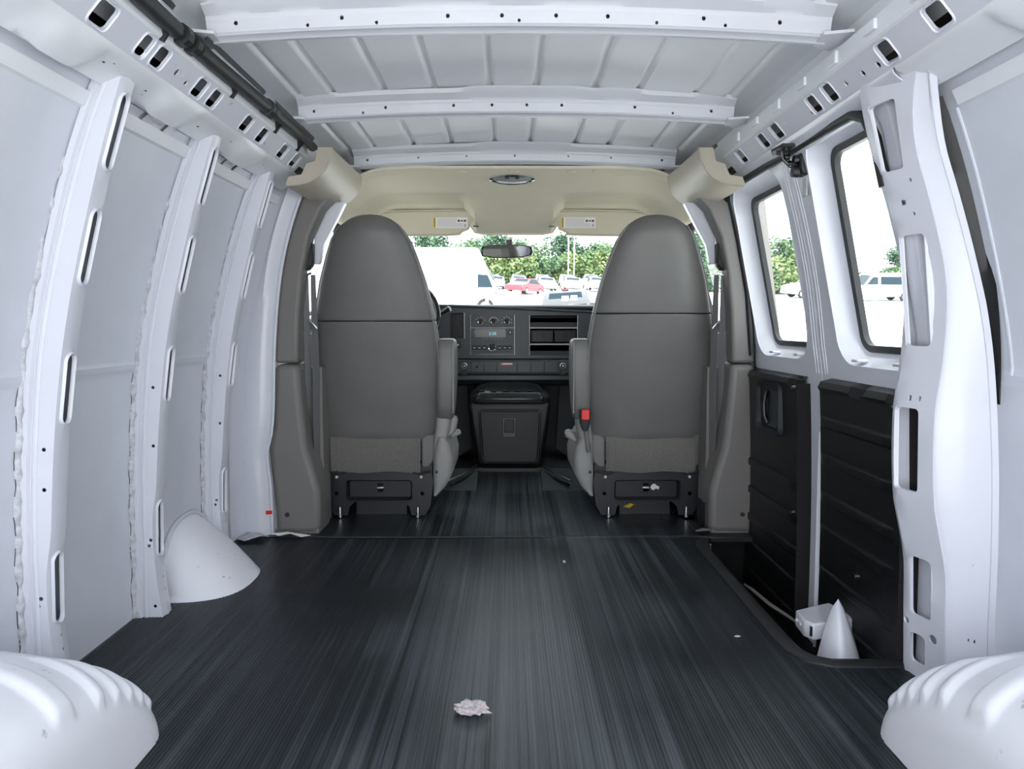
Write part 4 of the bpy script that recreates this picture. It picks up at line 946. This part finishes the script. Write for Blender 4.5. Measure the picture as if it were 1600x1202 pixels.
# ------------------------------------------------------------------ steering wheel and shift lever
sg = empty('steering_wheel', (-0.53, 3.42, 0.80), 'black steering wheel with column and pale tipped shift lever behind the left seat', 'steering wheel')
tl = math.radians(25); cxs = Vector((-0.53, 3.42, 0.79))
def swp(r, a, h=0): return cxs+Vector((r*math.cos(a), -h*math.cos(tl)+r*math.sin(a)*math.sin(tl), r*math.sin(a)*math.cos(tl)+h*math.sin(tl)))
lp = [swp(.19, 2*PI*k/40) for k in range(41)]
MB().tube(lp, .014, 10).build('rim', 'gloss', sg, smooth=60)
for a in (200, 340, 270): MB().tube([swp(.05, math.radians(a)), swp(.185, math.radians(a))], [.022,.012], 8).build('spoke', 'dash', sg, smooth=60)
MB().tube([swp(0,0,.02), swp(0,0,-.02), swp(0,0,-.12), swp(0,0,-.36)], [.07,.075,.05,.05], 16).build('hub', 'dash', sg, smooth=40)
MB().tube([(-0.44,3.56,.76),(-0.37,3.55,.790),(-0.325,3.545,.818),(-0.30,3.54,.834)], [.006,.007,.010,.0115], 10).build('shift_lever', 'gloss', sg, smooth=60)
MB().tube([(-0.306,3.54,.840),(-0.296,3.54,.836),(-0.292,3.54,.822)], .005, 8).build('lever_tip', 'mark', sg, smooth=60)
# ------------------------------------------------------------------ front seats
def seat(cx, inb, label, seam_z):
    t = empty('front_seat', (cx, 3.1, 0.0), label, 'seat', 'front bucket seats')
    tilt = lambda z: 2.955-0.17*(z-0.31)/0.86                   # rear surface of the reclined back
    tab = [(336,0.5),(337,15),(340,26),(346,38),(355,49),(375,62),(400,71.5),(440,84),(492,95),(540,101),(600,103),(650,101),(680,97),(691,92),(696,86)]
    rings = []
    yp = []
    for v, h in tab:
        z = 0.8
        for _ in range(12): z = 0.76-(v-507)/1190*tilt(z)
        yp.append((z, h/1190*tilt(z)))
    yp = yp[::-1]
    hwf = interp(yp)
    zl = sorted(set([round(z, 4) for z in frange(yp[0][0], yp[-1][0], 46)] + [yp[-1][0]-.002, yp[-1][0]-.006, yp[-1][0]-.012] + [seam_z-.008, seam_z-.003, seam_z, seam_z+.003, seam_z+.008] + [yp[0][0]+.004, yp[0][0]+.012]))
    for z in zl:
        h = hwf(z); y = tilt(z)
        if abs(z-seam_z) < .002: g = .004
        else: g = 0
        d = 0.13-0.05*(z-.3)/.87                                 # thickness
        ed = max(0, min(1, (z-yp[0][0])/.03)); eu = max(0, min(1, (yp[-1][0]-z)/.06))
        bul = 0.028*math.sqrt(ed)*math.sqrt(eu)
        ring_ = []
        n = 40
        for k in range(n):
            a = 2*PI*k/n; c_, s_ = math.cos(a), math.sin(a)
            ex_ = 2/3.6
            px_ = math.copysign(abs(c_)**ex_, c_)*(h-g); py_ = math.copysign(abs(s_)**(2/2.6), s_)
            yy = y+d/2 + py_*(d/2)*max(.08, math.sqrt(eu)) - (bul*(1-(px_/max(h, .001))**2) if s_ < 0 else 0) + (g if s_ < 0 else 0)
            ring_.append((cx+px_, yy, z))
        rings.append(ring_)
    MB().loft(rings).build('backrest', 'vinyl', t, smooth=70)
    # seam piping at the sides of the back
    for s in (-1, 1):
        MB().tube([(cx+s*(hwf(z)*0.965), tilt(z)+.012, z) for z in frange(0.36, 1.12, 30)], .0025, 5).build('piping', 'vinyl_side', t)
    MB().tube([(cx+hwf(seam_z)*x, tilt(seam_z)-.026*(1-x*x)+.0015+.014*abs(x)**6, seam_z) for x in frange(-.94, .94, 24)], .0022, 5).build('seam', 'black', t)
    # front padding of the backrest (faces the windshield)
    MB().loft([[(cx+x*hwf(z)*.86, tilt(z)+yo, z) for x, yo in ((-1,.09),(-.8,.14),(0,.13),(.8,.14),(1,.09),(0,.07))] for z in (.42,.6,.8,1.0,1.09)]).build('back_pad', 'vinyl_side', t, smooth=60)
    # cushion
    ring_ = []
    for y, h, z0, z1 in ((2.99,.21,.22,.36),(3.06,.235,.22,.43),(3.25,.245,.22,.45),(3.45,.24,.23,.46),(3.52,.22,.27,.44),(3.54,.20,.30,.40)):
        ring_.append([(cx+x, y, z) for x, z in rrect(-h, h, z0, z1, .06, 5)])
    MB().loft(ring_).build('cushion', 'vinyl_side', t, smooth=60)
    # cloth skirt below the back, vinyl bolsters each side
    y0 = 2.945
    rows = [[(cx+x, y0-.012*(1-(x/.19)**2)+.015*math.sin(PI*q)-.01, .318-.132*q) for x in frange(-0.185, 0.165 if inb > 0 else .185, 16)] for q in frange(0, 1, 6)]
    xi = 0.175
    rows = [[(cx-inb*.012+x, y0-.014+.010*(x/.18)**2-.010*math.sin(PI*q), .320-.135*q+.003*math.sin(x*30)) for x in frange(-xi, xi, 18)] for q in frange(0, 1, 8)]
    sk = MB().grid(rows).build('skirt', 'cloth', t, smooth=60, solid=.008)
    for x in (-xi+.008, -xi+.035, xi-.008):
        MB().tube([(cx-inb*.012+x, y0-.016+.010*(x/.18)**2-.010*math.sin(PI*q), .318-.132*q) for q in frange(0, 1, 8)], .0018, 5).build('stitching', 'trim', sk)
    for s in (-1, 1):
        MB().loft([[(cx+s*.165, 2.952, z), (cx+s*(.215+w), 2.955, z), (cx+s*(.232+w), 2.985, z), (cx+s*(.232+w), 3.06, z), (cx+s*.165, 3.06, z)] for z, w in ((.20,-.022),(.23,.0),(.28,.004),(.33,.0))]).build('bolster', 'vinyl', t, smooth=40, bevel=.006)
    # pedestal: pressed steel frame with recessed centre
    P0 = 2.945
    fo = [(-.205,.182),(.205,.182),(.212,.145),(.200,.05),(.178,.012),(.125,.012),(.118,.045),(.095,.068),(-.095,.068),(-.118,.045),(-.125,.012),(-.178,.012),(-.200,.05),(-.212,.145)]
    hole = rrect(-.125, .125, .076, .148, .010, 3)
    mb = MB(); sheet(mb, [(cx+x, z) for x, z in fo], [[(cx+x, z) for x, z in hole], circ(cx-.168, .098, .008, 10), circ(cx+.168, .098, .008, 10)], lambda x, z: (x, P0, z), .05)
    pd = mb.build('pedestal', 'pedestal', t, smooth=30, solid=.004, bevel=0)
    MB().loft([[(cx+x, P0, z) for x, z in hole], [(cx+x, P0-.006, z) for x, z in rrect(-.129,.129,.072,.152,.012,3)], [(cx+x, P0+.025, z) for x, z in rrect(-.120,.120,.080,.144,.008,3)]], cap=False).build('recess_wall', 'pedestal', pd, smooth=40)
    mb = MB(); sheet(mb, [(cx-.13,.06),(cx+.13,.06),(cx+.13,.155),(cx-.13,.155)], [rrect(cx-.012,cx+.012,.122,.134,.004,3), rrect(cx-.012,cx+.012,.100,.112,.004,3)], lambda x, z: (x, P0+.026, z), .05)
    mb.build('recess_back', 'pedestal', pd, solid=.003)
    MB().box(cx-.014,cx+.014,P0+.020,P0+.030,.112,.121).build('catch', 'steel', pd, bevel=.003)
    MB().box(cx-.10,cx+.10,P0+.05,P0+.055,.0,.055).build('inner_plate', 'pedestal', pd)
    for s in (-1, 1):
        MB().grid([[(cx+s*x, P0, z), (cx+s*(x+.012), P0+.02, z), (cx+s*(x+.016), P0+.40, z)] for x, z in ((.205,.182),(.212,.145),(.200,.05),(.178,.012))]).build('side_rail', 'pedestal', pd, smooth=40, solid=.004)
        MB().lathe([(.0095,0),(.0095,.010),(.0065,.012),(.0062,.030),(.005,.040),(0,.042)], (cx+s*.152, P0-.014, .008), 'z', 12).build('mount_bolt', 'steel', pd, smooth=50)
        MB().lathe([(0,-.006),(.0055,-.005),(.006,.004),(0,.004)], (cx+s*.165, P0-.004, .165), 'y', 10).build('frame_bolt', 'galv', pd)
        MB().tube([(cx+s*.20, P0-.005, .186),(cx+s*.15, P0-.008, .178),(cx+s*.12, P0, .19),(cx+s*.08, P0+.01, .186)], .005, 6).build('spring_wire', 'black', pd)
    MB().box(cx-.21, cx+.21, P0+.01, P0+.42, .178, .215).build('seat_track', 'black', t, bevel=.004)
    # fold-up armrest on the inboard side
    ax0, ax1 = (.226, .304)
    rg = []
    for z, gx, gy in ((.392,.006,.03),(.400,0,.02),(.45,0,.008),(.56,0,.0),(.66,.0,.0),(.692,.002,.006),(.702,.008,.016),(.705,.016,.03)):
        taper = .012*max(0, (.50-z)/.1)
        rg.append([(cx+inb*x, y, z) for x, y in rrect(ax0+gx, ax1-gx-taper, 2.905+gy, 3.045-gy, .020, 4)])
    ar = MB().loft(rg).build('armrest', 'vinyl', t, smooth=50)
    MB().tube([(cx+inb*(ax1-.010), 2.907, z) for z in frange(.42, .69, 12)], .0022, 5).build('piping', 'seatplastic', ar)
    # hinge post and recliner shield
    MB().loft([[(cx+inb*x, y, z) for x, y in rrect(a, b, 2.93, 3.06, .015, 3)] for z, a, b in ((.41,.226,.280),(.36,.222,.276),(.30,.214,.262),(.24,.212,.250))]).build('hinge_post', 'seatplastic', t, smooth=50)
    rg = []
    for z, a, b in ((.095,.214,.228),(.13,.214,.262),(.18,.212,.287),(.24,.214,.290),(.29,.222,.278),(.325,.236,.256)):
        rg.append([(cx+inb*x, y, z) for x, y in rrect(a, b, 2.915, 3.30, .022, 4)])
    sc = MB().loft(rg).build('side_shield', 'seatplastic', t, smooth=60)
    MB().lathe([(0,-.004),(.006,-.003),(.006,.003),(0,.003)], (cx+inb*.228, 2.914, .19), 'y', 10).build('shield_screw', 'black', sc)
    MB().loft([[(cx+inb*x, y, z) for x, y in rrect(a, b, 2.96, 3.02, .014, 4)] for z, a, b in ((.325,.262,.276),(.345,.268,.300),(.385,.274,.306),(.397,.282,.300))] if inb > 0 else [[(cx+inb*x, y, z) for x, y in rrect(a, b, 2.98, 3.02, .010, 4)] for z, a, b in ((.30,.27,.29),(.315,.275,.318),(.332,.285,.322),(.34,.30,.318))]).build('recline_lever', 'seatplastic', t, smooth=60)
    MB().prism([(cx+inb*.270,.330),(cx+inb*.275,.300),(cx+inb*.318,.322),(cx+inb*.308,.340)], 3.03, 3.06).build('lever_tab', 'seatplastic', t, bevel=.006)
    return t
s1 = seat(-0.530, 1, 'grey vinyl bucket seat on the left, in front of the steering wheel', 0.772)
s2 = seat(0.520, -1, 'grey vinyl bucket seat on the right, with a red seat belt buckle', 0.800)
bk = empty('belt_buckle', (0.262, 2.9, 0.30), 'seat belt buckle with a red release button beside the right seat', 'buckle')
MB().tube([(0.285,2.90,.27),(0.276,2.895,.33),(0.272,2.89,.375)], [.008,.009,.010], 8).build('stalk', 'webbing', bk, smooth=60)
MB().loft([[(0.268+dx_, y, z) for dx_, y in rrect(-w, w, 2.868, 2.905, .008, 3)] for z, w in ((.355,.008),(.365,.013),(.385,.020),(.43,.021),(.436,.018))]).build('housing', 'dash', bk, smooth=50)
MB().prism(rrect(0.253,0.284,.398,.438,.005,3), 2.863, 2.880).build('release_button', 'red', bk, bevel=.003)

# ------------------------------------------------------------------ loose bits on the floor
random.seed(3)
def crumple(name, c, sx, sy, sz, m, label, n=14, spikes=()):
    rows = []
    for i in range(n+1):
        a = PI*i/n; row = []
        for j in range(20):
            b = 2*PI*j/20; r = 1+random.uniform(-.28,.28)
            row.append((c[0]+sx*r*math.sin(a)*math.cos(b), c[1]+sy*r*math.sin(a)*math.sin(b), c[2]+max(0, sz*(1+r*.9*math.cos(a))*.5)))
        rows.append(row)
    mb = MB().loft(rows, cap=False)
    for (x, y, x2, y2, w) in spikes:
        mb.add([(c[0]+x, c[1]+y-w, c[2]+.004), (c[0]+x, c[1]+y+w, c[2]+.012), (c[0]+x2, c[1]+y2, c[2]+.003), (c[0]+x*.9, c[1]+y, c[2]+.018)], [(0,1,2),(1,3,2),(0,2,3)])
    return tag(mb.build(name, m, None, smooth=None), label, 'paper')
crumple('crumpled_tissue', (-0.095,1.437,0), .030, .020, .024, 'tissue', 'crumpled pinkish white tissue on the rubber floor', 14, [(.020,-.004,.042,-.006,.004),(-.015,.010,-.036,.020,.004),(-.012,.012,-.020,.030,.003),(-.004,.014,-.006,.030,.003)])
crumple('paper_scrap', (0.155,2.385,0), .0045, .011, .006, 'paperwhite', 'tiny white paper scrap on the mat behind the right seat', 8)
crumple('paper_scrap', (0.535,1.80,0), .008, .004, .004, 'galv', 'tiny grey scrap on the mat near the step well edge', 8)
def torn(name, pts, z, label, m):
    mb = MB(); n = len(pts); c = (sum(p[0] for p in pts)/n, sum(p[1] for p in pts)/n)
    mb.add([(x, y, z+random.uniform(0,.02)) for x, y in pts]+[(c[0], c[1], z+.018)], [(i, (i+1) % n, n) for i in range(n)])
    return tag(mb.build(name, m, None, smooth=None, solid=.0015), label, 'scrap')
torn('torn_insulation', [(-0.985,2.665),(-0.97,2.615),(-0.94,2.60),(-0.91,2.615),(-0.885,2.625),(-0.875,2.66),(-0.92,2.68),(-0.96,2.685)], 0.002, 'torn grey insulation at the foot of the left painted pillar', 'foam')
torn('torn_paper', [(-0.87,2.67),(-0.84,2.655),(-0.80,2.66),(-0.76,2.655),(-0.73,2.672),(-0.76,2.69),(-0.82,2.695),(-0.86,2.69)], 0.001, 'torn white paper tucked under the left pillar cover', 'paperwhite')
torn('wire_tag', [(0.435,2.99),(0.455,2.975),(0.475,2.985),(0.485,3.0),(0.46,3.01)], 0.03, 'crumpled yellow tag lying under the right seat', 'yellow')
torn('frame_sticker', [(0.555,2.966),(0.575,2.966),(0.585,2.967),(0.580,2.968),(0.560,2.968)], 0.115, 'torn pale sticker on the right seat frame', 'paperwhite')
for o in C.objects:
    if o.name == 'frame_sticker':
        me = o.data
        pts = [(-.018,.0),(-.010,.012),(.0,.014),(.008,.006),(.018,.002),(.014,-.010),(.004,-.004),(-.004,-.012),(-.014,-.008)]
        me.clear_geometry(); me.from_pydata([(0.555+x, 2.9695, .118+z) for x, z in pts]+[(0.555, 2.9690, .119)], [], [(i, (i+1) % 9, 9) for i in range(9)]); me.update()
torn('plastic_scrap', [(0.655,2.70),(0.70,2.685),(0.715,2.71),(0.69,2.735),(0.66,2.73)], 0.006, 'flat grey plastic scrap beside the foot of the right pillar cover', 'trim')

# ------------------------------------------------------------------ the yard outside
gz = smooth_interp([(-80,-0.78),(-10,-0.78),(5,-0.72),(18,-0.25),(30,0.22),(45,1.35),(62,2.90),(80,4.25),(110,6.6),(160,10.5),(400,29)])
ys = frange(-60, 0, 10)+frange(2, 160, 80)+frange(180, 400, 6)
rows = [[(x, y, gz(y)) for x in frange(-220, 260, 12)] for y in ys]
gr = tag(MB().grid(rows).build('ground', 'concrete', None, smooth=70), 'pale concrete yard around the van', None, None, 'structure')
def slope(y): return math.atan((gz(y+1)-gz(y-1))/2)
def place(o, x, y, rz=0):
    o.location = (x, y, gz(y)); o.rotation_euler = (slope(y), 0, rz)
def part(mb, name, m, parent, **k):            # local coordinates
    return mesh_obj(name, mb.v, mb.f, m, parent, k.get('smooth', 35), k.get('bevel', 0), k.get('solid', 0))
def wheels(t, L, W, r, w=.22):
    for x in L:
        for s in (-1, 1):
            wl_ = part(MB().lathe([(0,-w/2),(r*.95,-w/2),(r,-w/4),(r,w/4),(r*.95,w/2),(0,w/2)], (x, s*(W/2-w/2+.01), r), 'y', 18), 'wheel', 'tyre', t)
            part(MB().lathe([(0,0),(r*.62,0),(r*.58,.02*s),(0,.03*s)], (x, s*(W/2+.012), r), 'y', 14), 'hub_cap', 'carsilver', wl_)
def body_loft(prof, W, tum):                    # side outline (x,z), tumblehome above belt
    rings = []
    for f, ins in ((-1,0),(-.96,.0),(.96,.0),(1,0)):
        rings.append([(x, f*W/2*(1-tum(z)), z) for x, z in prof])
    return MB().loft(rings)
def make_van(m='carwhite', passenger=False, label=''):
    t = empty('parked_van', (0,0,0), label, 'van', 'vans parked across the yard')
    W = 2.0; tum = lambda z: 0 if z < 1.1 else .16*(z-1.1)
    prof = [(-2.75,.35),(-2.78,.55),(-2.70,.95),(-2.15,1.10),(-1.45,1.18),(-.80,1.98),(-.55,2.08),(2.70,2.08),(2.82,1.9),(2.88,.9),(2.88,.42),(2.3,.36),(-2.2,.32)]
    part(body_loft(prof, W, tum), 'body', m, t, bevel=.04)
    for s in (-1, 1):
        wy = lambda z: s*(W/2*(1-tum(z))+.008)
        part(MB().add([(-1.28,wy(1.25),1.25),(-.42,wy(1.25),1.25),(-.42,wy(1.80),1.80),(-.80,wy(1.80),1.80)], [(0,1,2,3)]), 'side_window', 'carglass', t, solid=.01)
        if passenger:
            part(MB().add([(-.20,wy(1.25),1.25),(2.65,wy(1.25),1.25),(2.62,wy(1.82),1.82),(-.20,wy(1.82),1.82)], [(0,1,2,3)]), 'side_window', 'carglass', t, solid=.01)
        part(MB().box(-2.82,-2.70,s*.55-.2,s*.55+.2,.72,.90), 'headlamp', 'carsilver', t, bevel=.03)
        part(MB().tube([(-.25,s*1.0,1.12),(-.12,s*1.02,1.12)], .03, 6), 'door_handle', 'cardark', t)
    part(MB().add([(-1.43,-.80,1.22),(-1.43,.80,1.22),(-.86,.72,1.92),(-.86,-.72,1.92)], [(0,1,2,3)]), 'windshield', 'carglass', t, solid=.02)
    part(MB().box(-2.86,-2.74,-.9,.9,.36,.60), 'bumper', 'cargrey', t, bevel=.04)
    part(MB().box(2.84,2.96,-.95,.95,.42,.62), 'bumper', 'cargrey', t, bevel=.04)
    wheels(t, (-1.85, 1.75), W, .37)
    return t
v1 = make_van(label='white cargo van parked beyond the side door, facing left in front of the fence')
place(v1, 25.0, 62.0, math.radians(6)); 
v2 = make_van(passenger=True, label='white passenger van with dark side windows, seen through the rear door window')
place(v2, 27.7, 58.0, math.radians(4))
v3 = make_van(label='white van parked end-on in front of the other vans, mostly hidden by the door frame')
place(v3, 23.3, 55.0, math.radians(88))
def make_car(m, label, group):
    t = empty('parked_car', (0,0,0), label, 'car', group)
    W = 1.8; tum = lambda z: 0 if z < .85 else .28*(z-.85)
    prof = [(-2.2,.28),(-2.25,.55),(-2.1,.78),(-1.2,.92),(-.45,1.42),(.75,1.45),(1.5,1.02),(2.15,.98),(2.25,.6),(2.2,.30)]
    part(body_loft(prof, W, tum), 'body', m, t, bevel=.06)
    for s in (-1, 1):
        wy = lambda z: s*(W/2*(1-tum(z))+.006)
        part(MB().add([(-.98,wy(.96),.96),(1.30,wy(.96),.96),(.72,wy(1.36),1.36),(-.42,wy(1.36),1.36)], [(0,1,2,3)]), 'side_window', 'carglass', t, solid=.01)
    part(MB().add([(-1.12,-.70,.97),(-1.12,.70,.97),(-.52,.60,1.38),(-.52,-.60,1.38)], [(0,1,2,3)]), 'windshield', 'carglass', t, solid=.02)
    part(MB().add([(1.42,-.70,1.06),(1.42,.70,1.06),(.82,.60,1.42),(.82,-.60,1.42)], [(0,1,2,3)]), 'rear_window', 'carglass', t, solid=.02)
    wheels(t, (-1.35, 1.35), W, .32)
    return t
def copy_tree(o, parent=None):
    c = o.copy(); C.objects.link(c); c.parent = parent
    for ch in list(o.children): copy_tree(ch, c)
    return c
protos = {m: make_car(m, 'pale car in the far parked rows', 'cars in the far parked rows') for m in ('carwhite','carsilver','cargrey')}
used = set()
random.seed(11)
colours = ['carwhite','carsilver','carwhite','cargrey','carwhite','carsilver']
i = 0
for row, (Y, x0, x1, st_) in enumerate(((77, 3.6, 9.2, 2.6), (86, -1.6, 10, 2.7), (97, -2, 11, 3.0))):
    x = x0; n_ = 0
    while x < x1:
        m = colours[i % 6]; i += 1
        o = protos[m] if m not in used else copy_tree(protos[m]); used.add(m)
        place(o, x+random.uniform(-.2,.2), Y+random.uniform(-.4,.4), math.radians(90+random.uniform(-5,5)))
        o['label'] = '%s car, %s from the left in the %s far row under the trees' % ({'carwhite':'white','carsilver':'silver','cargrey':'grey'}[m], ['first','second','third','fourth','fifth','sixth'][n_], ['nearest','middle','last'][row]); o['group'] = ['nearest','middle','last'][row]+' far row of cars'; n_ += 1
        x += st_
rc_ = make_car('carred', 'red car parked between the white truck and the pickup', 'cars in the yard')
place(rc_, 1.35, 70, math.radians(62))
del rc_['group']
# pickup seen from behind
pk = empty('pickup_truck', (0,0,0), 'pale grey pickup truck with a flat bed cover seen from behind through the windshield', 'pickup truck')
tum = lambda z: 0 if z < 1.15 else .22*(z-1.15)
prof = [(-2.8,.5),(-2.85,.85),(-2.6,1.1),(-1.5,1.18),(-.85,1.82),(.55,1.86),(.80,1.25),(.82,.5)]
part(body_loft(prof, 1.95, tum), 'cab', 'pickup_paint', pk, bevel=.05)
part(MB().box(.84,2.75,-.96,.96,.55,1.18), 'bed', 'pickup_paint', pk, bevel=.04)
part(MB().box(.86,2.72,-.90,.90,1.185,1.225), 'bed_cover', 'cardark', pk, bevel=.015)
part(MB().add([(.715,-.70,1.30),(.715,.70,1.30),(.60,.62,1.74),(.60,-.62,1.74)], [(0,1,2,3)]), 'rear_window', 'carglass', pk, solid=.03)
for a, b in ((-.14,.12),(.20,.46)): part(MB().add([(.745,a,1.34),(.745,b,1.34),(.67,b,1.62),(.67,a,1.62)], [(0,1,2,3)]), 'window_sticker', 'paperwhite', pk, solid=.005)
part(MB().box(.52,.60,-.12,.12,1.855,1.90), 'brake_lamp', 'carred', pk)
for s in (-1, 1):
    part(MB().box(2.68,2.78,s*.86-.09,s*.86+.09,.80,1.16), 'tail_lamp', 'carred', pk, bevel=.02)
    part(MB().add([(-1.1,s*.955,1.22),(.55,s*.955,1.22),(.40,s*.84,1.72),(-.78,s*.84,1.72)], [(0,1,2,3)]), 'side_window', 'carglass', pk, solid=.01)
    part(MB().box(-1.1,-.95,s*1.02-.12,s*1.02+.12,1.15,1.35), 'side_mirror', 'cardark', pk, bevel=.03)
part(MB().box(2.74,2.90,-.95,.95,.48,.68), 'bumper', 'silver', pk, bevel=.03)
wheels(pk, (-1.9,1.85), 1.95, .40)
place(pk, 2.35, 30.5, math.radians(-98))
# white box truck
tk = empty('box_truck', (0,0,0), 'large white box truck with sloped nose left of the mirror', 'truck')
part(MB().box(-12.0,-.1,-1.25,1.25,.35,3.86), 'cargo_box', 'carwhite', tk, bevel=.05)
part(MB().prism([(-.1,.45),(-.1,3.84),(.0,3.82),(.50,2.75),(.95,1.95),(1.02,1.45),(1.95,1.30),(2.15,1.1),(2.2,.45)], -1.15, 1.15), 'cab', 'carwhite', tk, bevel=.06)
for s in (-1, 1):
    part(MB().add([(.02,s*1.165,1.62),(.88,s*1.165,1.62),(.60,s*1.165,2.30),(.02,s*1.165,2.36)], [(0,1,2,3)]), 'side_window', 'carglass', tk, solid=.02)
    part(MB().tube([(.95,s*1.3,1.35),(1.6,s*1.3,1.15),(1.62,s*1.3,.85)], .03, 6), 'mirror_arm', 'cardark', tk)
    part(MB().tube([(.0,s*1.17,1.50),(.8,s*1.18,1.42),(1.1,s*1.18,1.30)], .035, 6), 'door_line', 'cargrey', tk)
    for x in (-2.55,-1.45,-.60,.55): part(MB().box(x-.10,x+.10,s*1.262-.01,s*1.262+.01,.52,1.00), 'side_marker', 'bluegrey', tk)
part(MB().add([(.52,-1.0,2.72),(.52,1.0,2.72),(.97,1.0,1.98),(.97,-1.0,1.98)], [(0,1,2,3)]), 'windshield', 'carglass', tk, solid=.02)
part(MB().box(2.1,2.35,-1.1,1.1,.35,.75), 'bumper', 'carsilver', tk, bevel=.05)
wheels(tk, (.45,-8.6,-9.7), 2.4, .50, .3)
place(tk, -1.85, 45.0, 0)
# push cart frame beside the truck
ct = empty('metal_rack', (0,0,0), 'white tubular rack standing beside the nose of the truck', 'rack')
for x in (0, .55, 1.1): part(MB().tube([(x,0,0),(x,0,1.15)], .03, 6), 'post', 'mark', ct)
for z in (.35,.75,1.15): part(MB().tube([(0,0,z),(1.1,0,z)], .03, 6), 'rail', 'mark', ct)
place(ct, -.05, 38, 0)
# utility poles
for x, Y, h, lab in ((6.25,82,9.5,'left one of two utility poles between the trees'),(6.95,83,8.0,'right one of two utility poles between the trees'),(33.2,76,5.5,'light pole at the edge of the door frame behind the vans')):
    p = empty('utility_pole', (0,0,0), lab, 'pole', 'poles in the yard')
    part(MB().tube([(0,0,0),(0,0,h)], [.07,.05], 8), 'post', 'galv', p)
    part(MB().box(-.3,.3,-.03,.03,h-.6,h-.52), 'cross_arm', 'galv', p)
    place(p, x, Y, 0)
# chain link fence behind the vans
fn_ = empty('chain_link_fence', (0,0,0), 'metal fence with leaning top posts behind the parked vans', 'fence')
place(fn_, 27, 70, 0)
for k in range(14):
    x = -5+k*1.1
    part(MB().tube([(x,0,0),(x,0,1.75),(x+.25,-.1,2.05)], .045, 6), 'post', 'galv', fn_)
for z in (.1, 1.0, 1.7): part(MB().tube([(-5,0,z),(9.3,0,z)], .03, 6), 'rail', 'galv', fn_)
# ------------------------------------------------------------------ trees
def crown_mesh(seed, rx, rz, n, leaf):
    random.seed(seed); v = []; f = []
    blobs = []
    for k in range(16):
        a = random.uniform(0, 2*PI); r = rx*math.sqrt(random.random())*.72; h = random.uniform(.05, 1)
        blobs.append((r*math.cos(a), r*math.sin(a), rz*(.15+1.5*h*(1-.45*(r/rx))), random.uniform(.30,.48)*rx))
    for k in range(n):
        bx, by, bz, br = random.choice(blobs)
        d = Vector((random.gauss(0,1), random.gauss(0,1), random.gauss(0,1))).normalized()*br*(random.random()**.35)
        p = Vector((bx, by, bz))+d
        if p.z < .1: continue
        u = Vector((random.gauss(0,1), random.gauss(0,1), random.gauss(0,.7))).normalized(); w = u.cross(Vector((random.gauss(0,1), random.gauss(0,1), random.gauss(0,1)))).normalized()
        s = leaf*random.uniform(.6,1.3); b = len(v)
        v += [p-u*s, p+w*s*.55, p+u*s, p-w*s*.55]; f.append((b,b+1,b+2,b+3))
    return v, f
kinds = []
for k, (m, rx, rz) in enumerate((('leaf_a',4.2,4.4),('leaf_b',4.6,4.8),('leaf_c',3.2,2.7),('leaf_a',3.4,3.2))):
    v, f = crown_mesh(20+k, rx, rz, 3400, .30)
    me = bpy.data.meshes.new('crown'); me.from_pydata([tuple(p) for p in v], [], f); me.materials.append(M[m])
    tm = MB().tube([(0,0,0),(.1,0,1.5),(0,.1,3.5),(.1,0,rz)], [.28,.22,.16,.06], 8)
    for a in (0, 2.1, 4.2): tm.tube([(0,0,2.0),(rx*.3*math.cos(a),rx*.3*math.sin(a),rz*.8),(rx*.5*math.cos(a),rx*.5*math.sin(a),rz*1.2)], [.12,.08,.03], 6)
    te = bpy.data.meshes.new('trunk'); te.from_pydata([tuple(p) for p in tm.v], [], tm.f); te.materials.append(M['bark'])
    kinds.append((me, te))
kl = ['broad mid green tree','tall blue green tree','low yellow green bushy tree','small round mid green tree']
def tree(k, x, Y, sc, where, group):
    t = empty('leafy_tree', (0,0,0), (kl[k]+' '+where).replace(' ,', ','), 'tree', group)
    link(bpy.data.objects.new('crown', kinds[k][0]), t); link(bpy.data.objects.new('trunk', kinds[k][1]), t)
    place(t, x, Y, random.uniform(0, 6.28)); t.scale = (sc, sc, sc)
random.seed(5)
xs_ = -17; j = 0
ORD = ['first','second','third','fourth','fifth','sixth','seventh','eighth']
while xs_ < 15:
    k = j % 2; Y = 112+random.uniform(-3,5)
    tree(k, xs_, Y, random.uniform(.82,1.05)*(0.93 if xs_ < -4 else 1.0), ', %s from the left in the back tree row ahead' % ORD[j], 'back row of trees ahead'); xs_ += random.uniform(4.2,5.6); j += 1
for n_, (x, Y, k, sc) in enumerate(((-1.5,104,2,.9),(1.2,103,2,1.05),(4.6,104,3,.8),(8.6,105,2,.9),(12.0,104,2,.95),(15,105,3,.9))):
    tree(k, x, Y, sc, ', %s from the left in the front tree row ahead' % ORD[n_], 'front row of trees ahead')
for x, Y, k, sc, w in ((27.6,78,0,.74,'behind the fence, seen through the front door leaf window'),(29.6,77,2,.85,'low behind the fence, seen through the front door leaf window'),(32.0,80,1,.58,'right of the big tree, behind the door frame'),(41.0,80,1,.55,'above the passenger van'),(39.2,78,3,.52,'beside the tree above the passenger van'),(37.2,82,3,.42,'farthest left in the rear door window'),(22.0,78,0,.75,'seen past the right pillar'),(18.6,76,1,.75,'seen beside the right seat'),(24.3,70,2,.7,'behind the right pillar cover'),(47.5,84,0,.75,'beyond the slotted pillar, farthest left of three'),(55,86,1,.7,'beyond the slotted pillar, middle of three'),(63,88,0,.8,'beyond the slotted pillar, farthest right of three')):
    tree(k, x, Y, sc, w, 'trees to the right of the van')
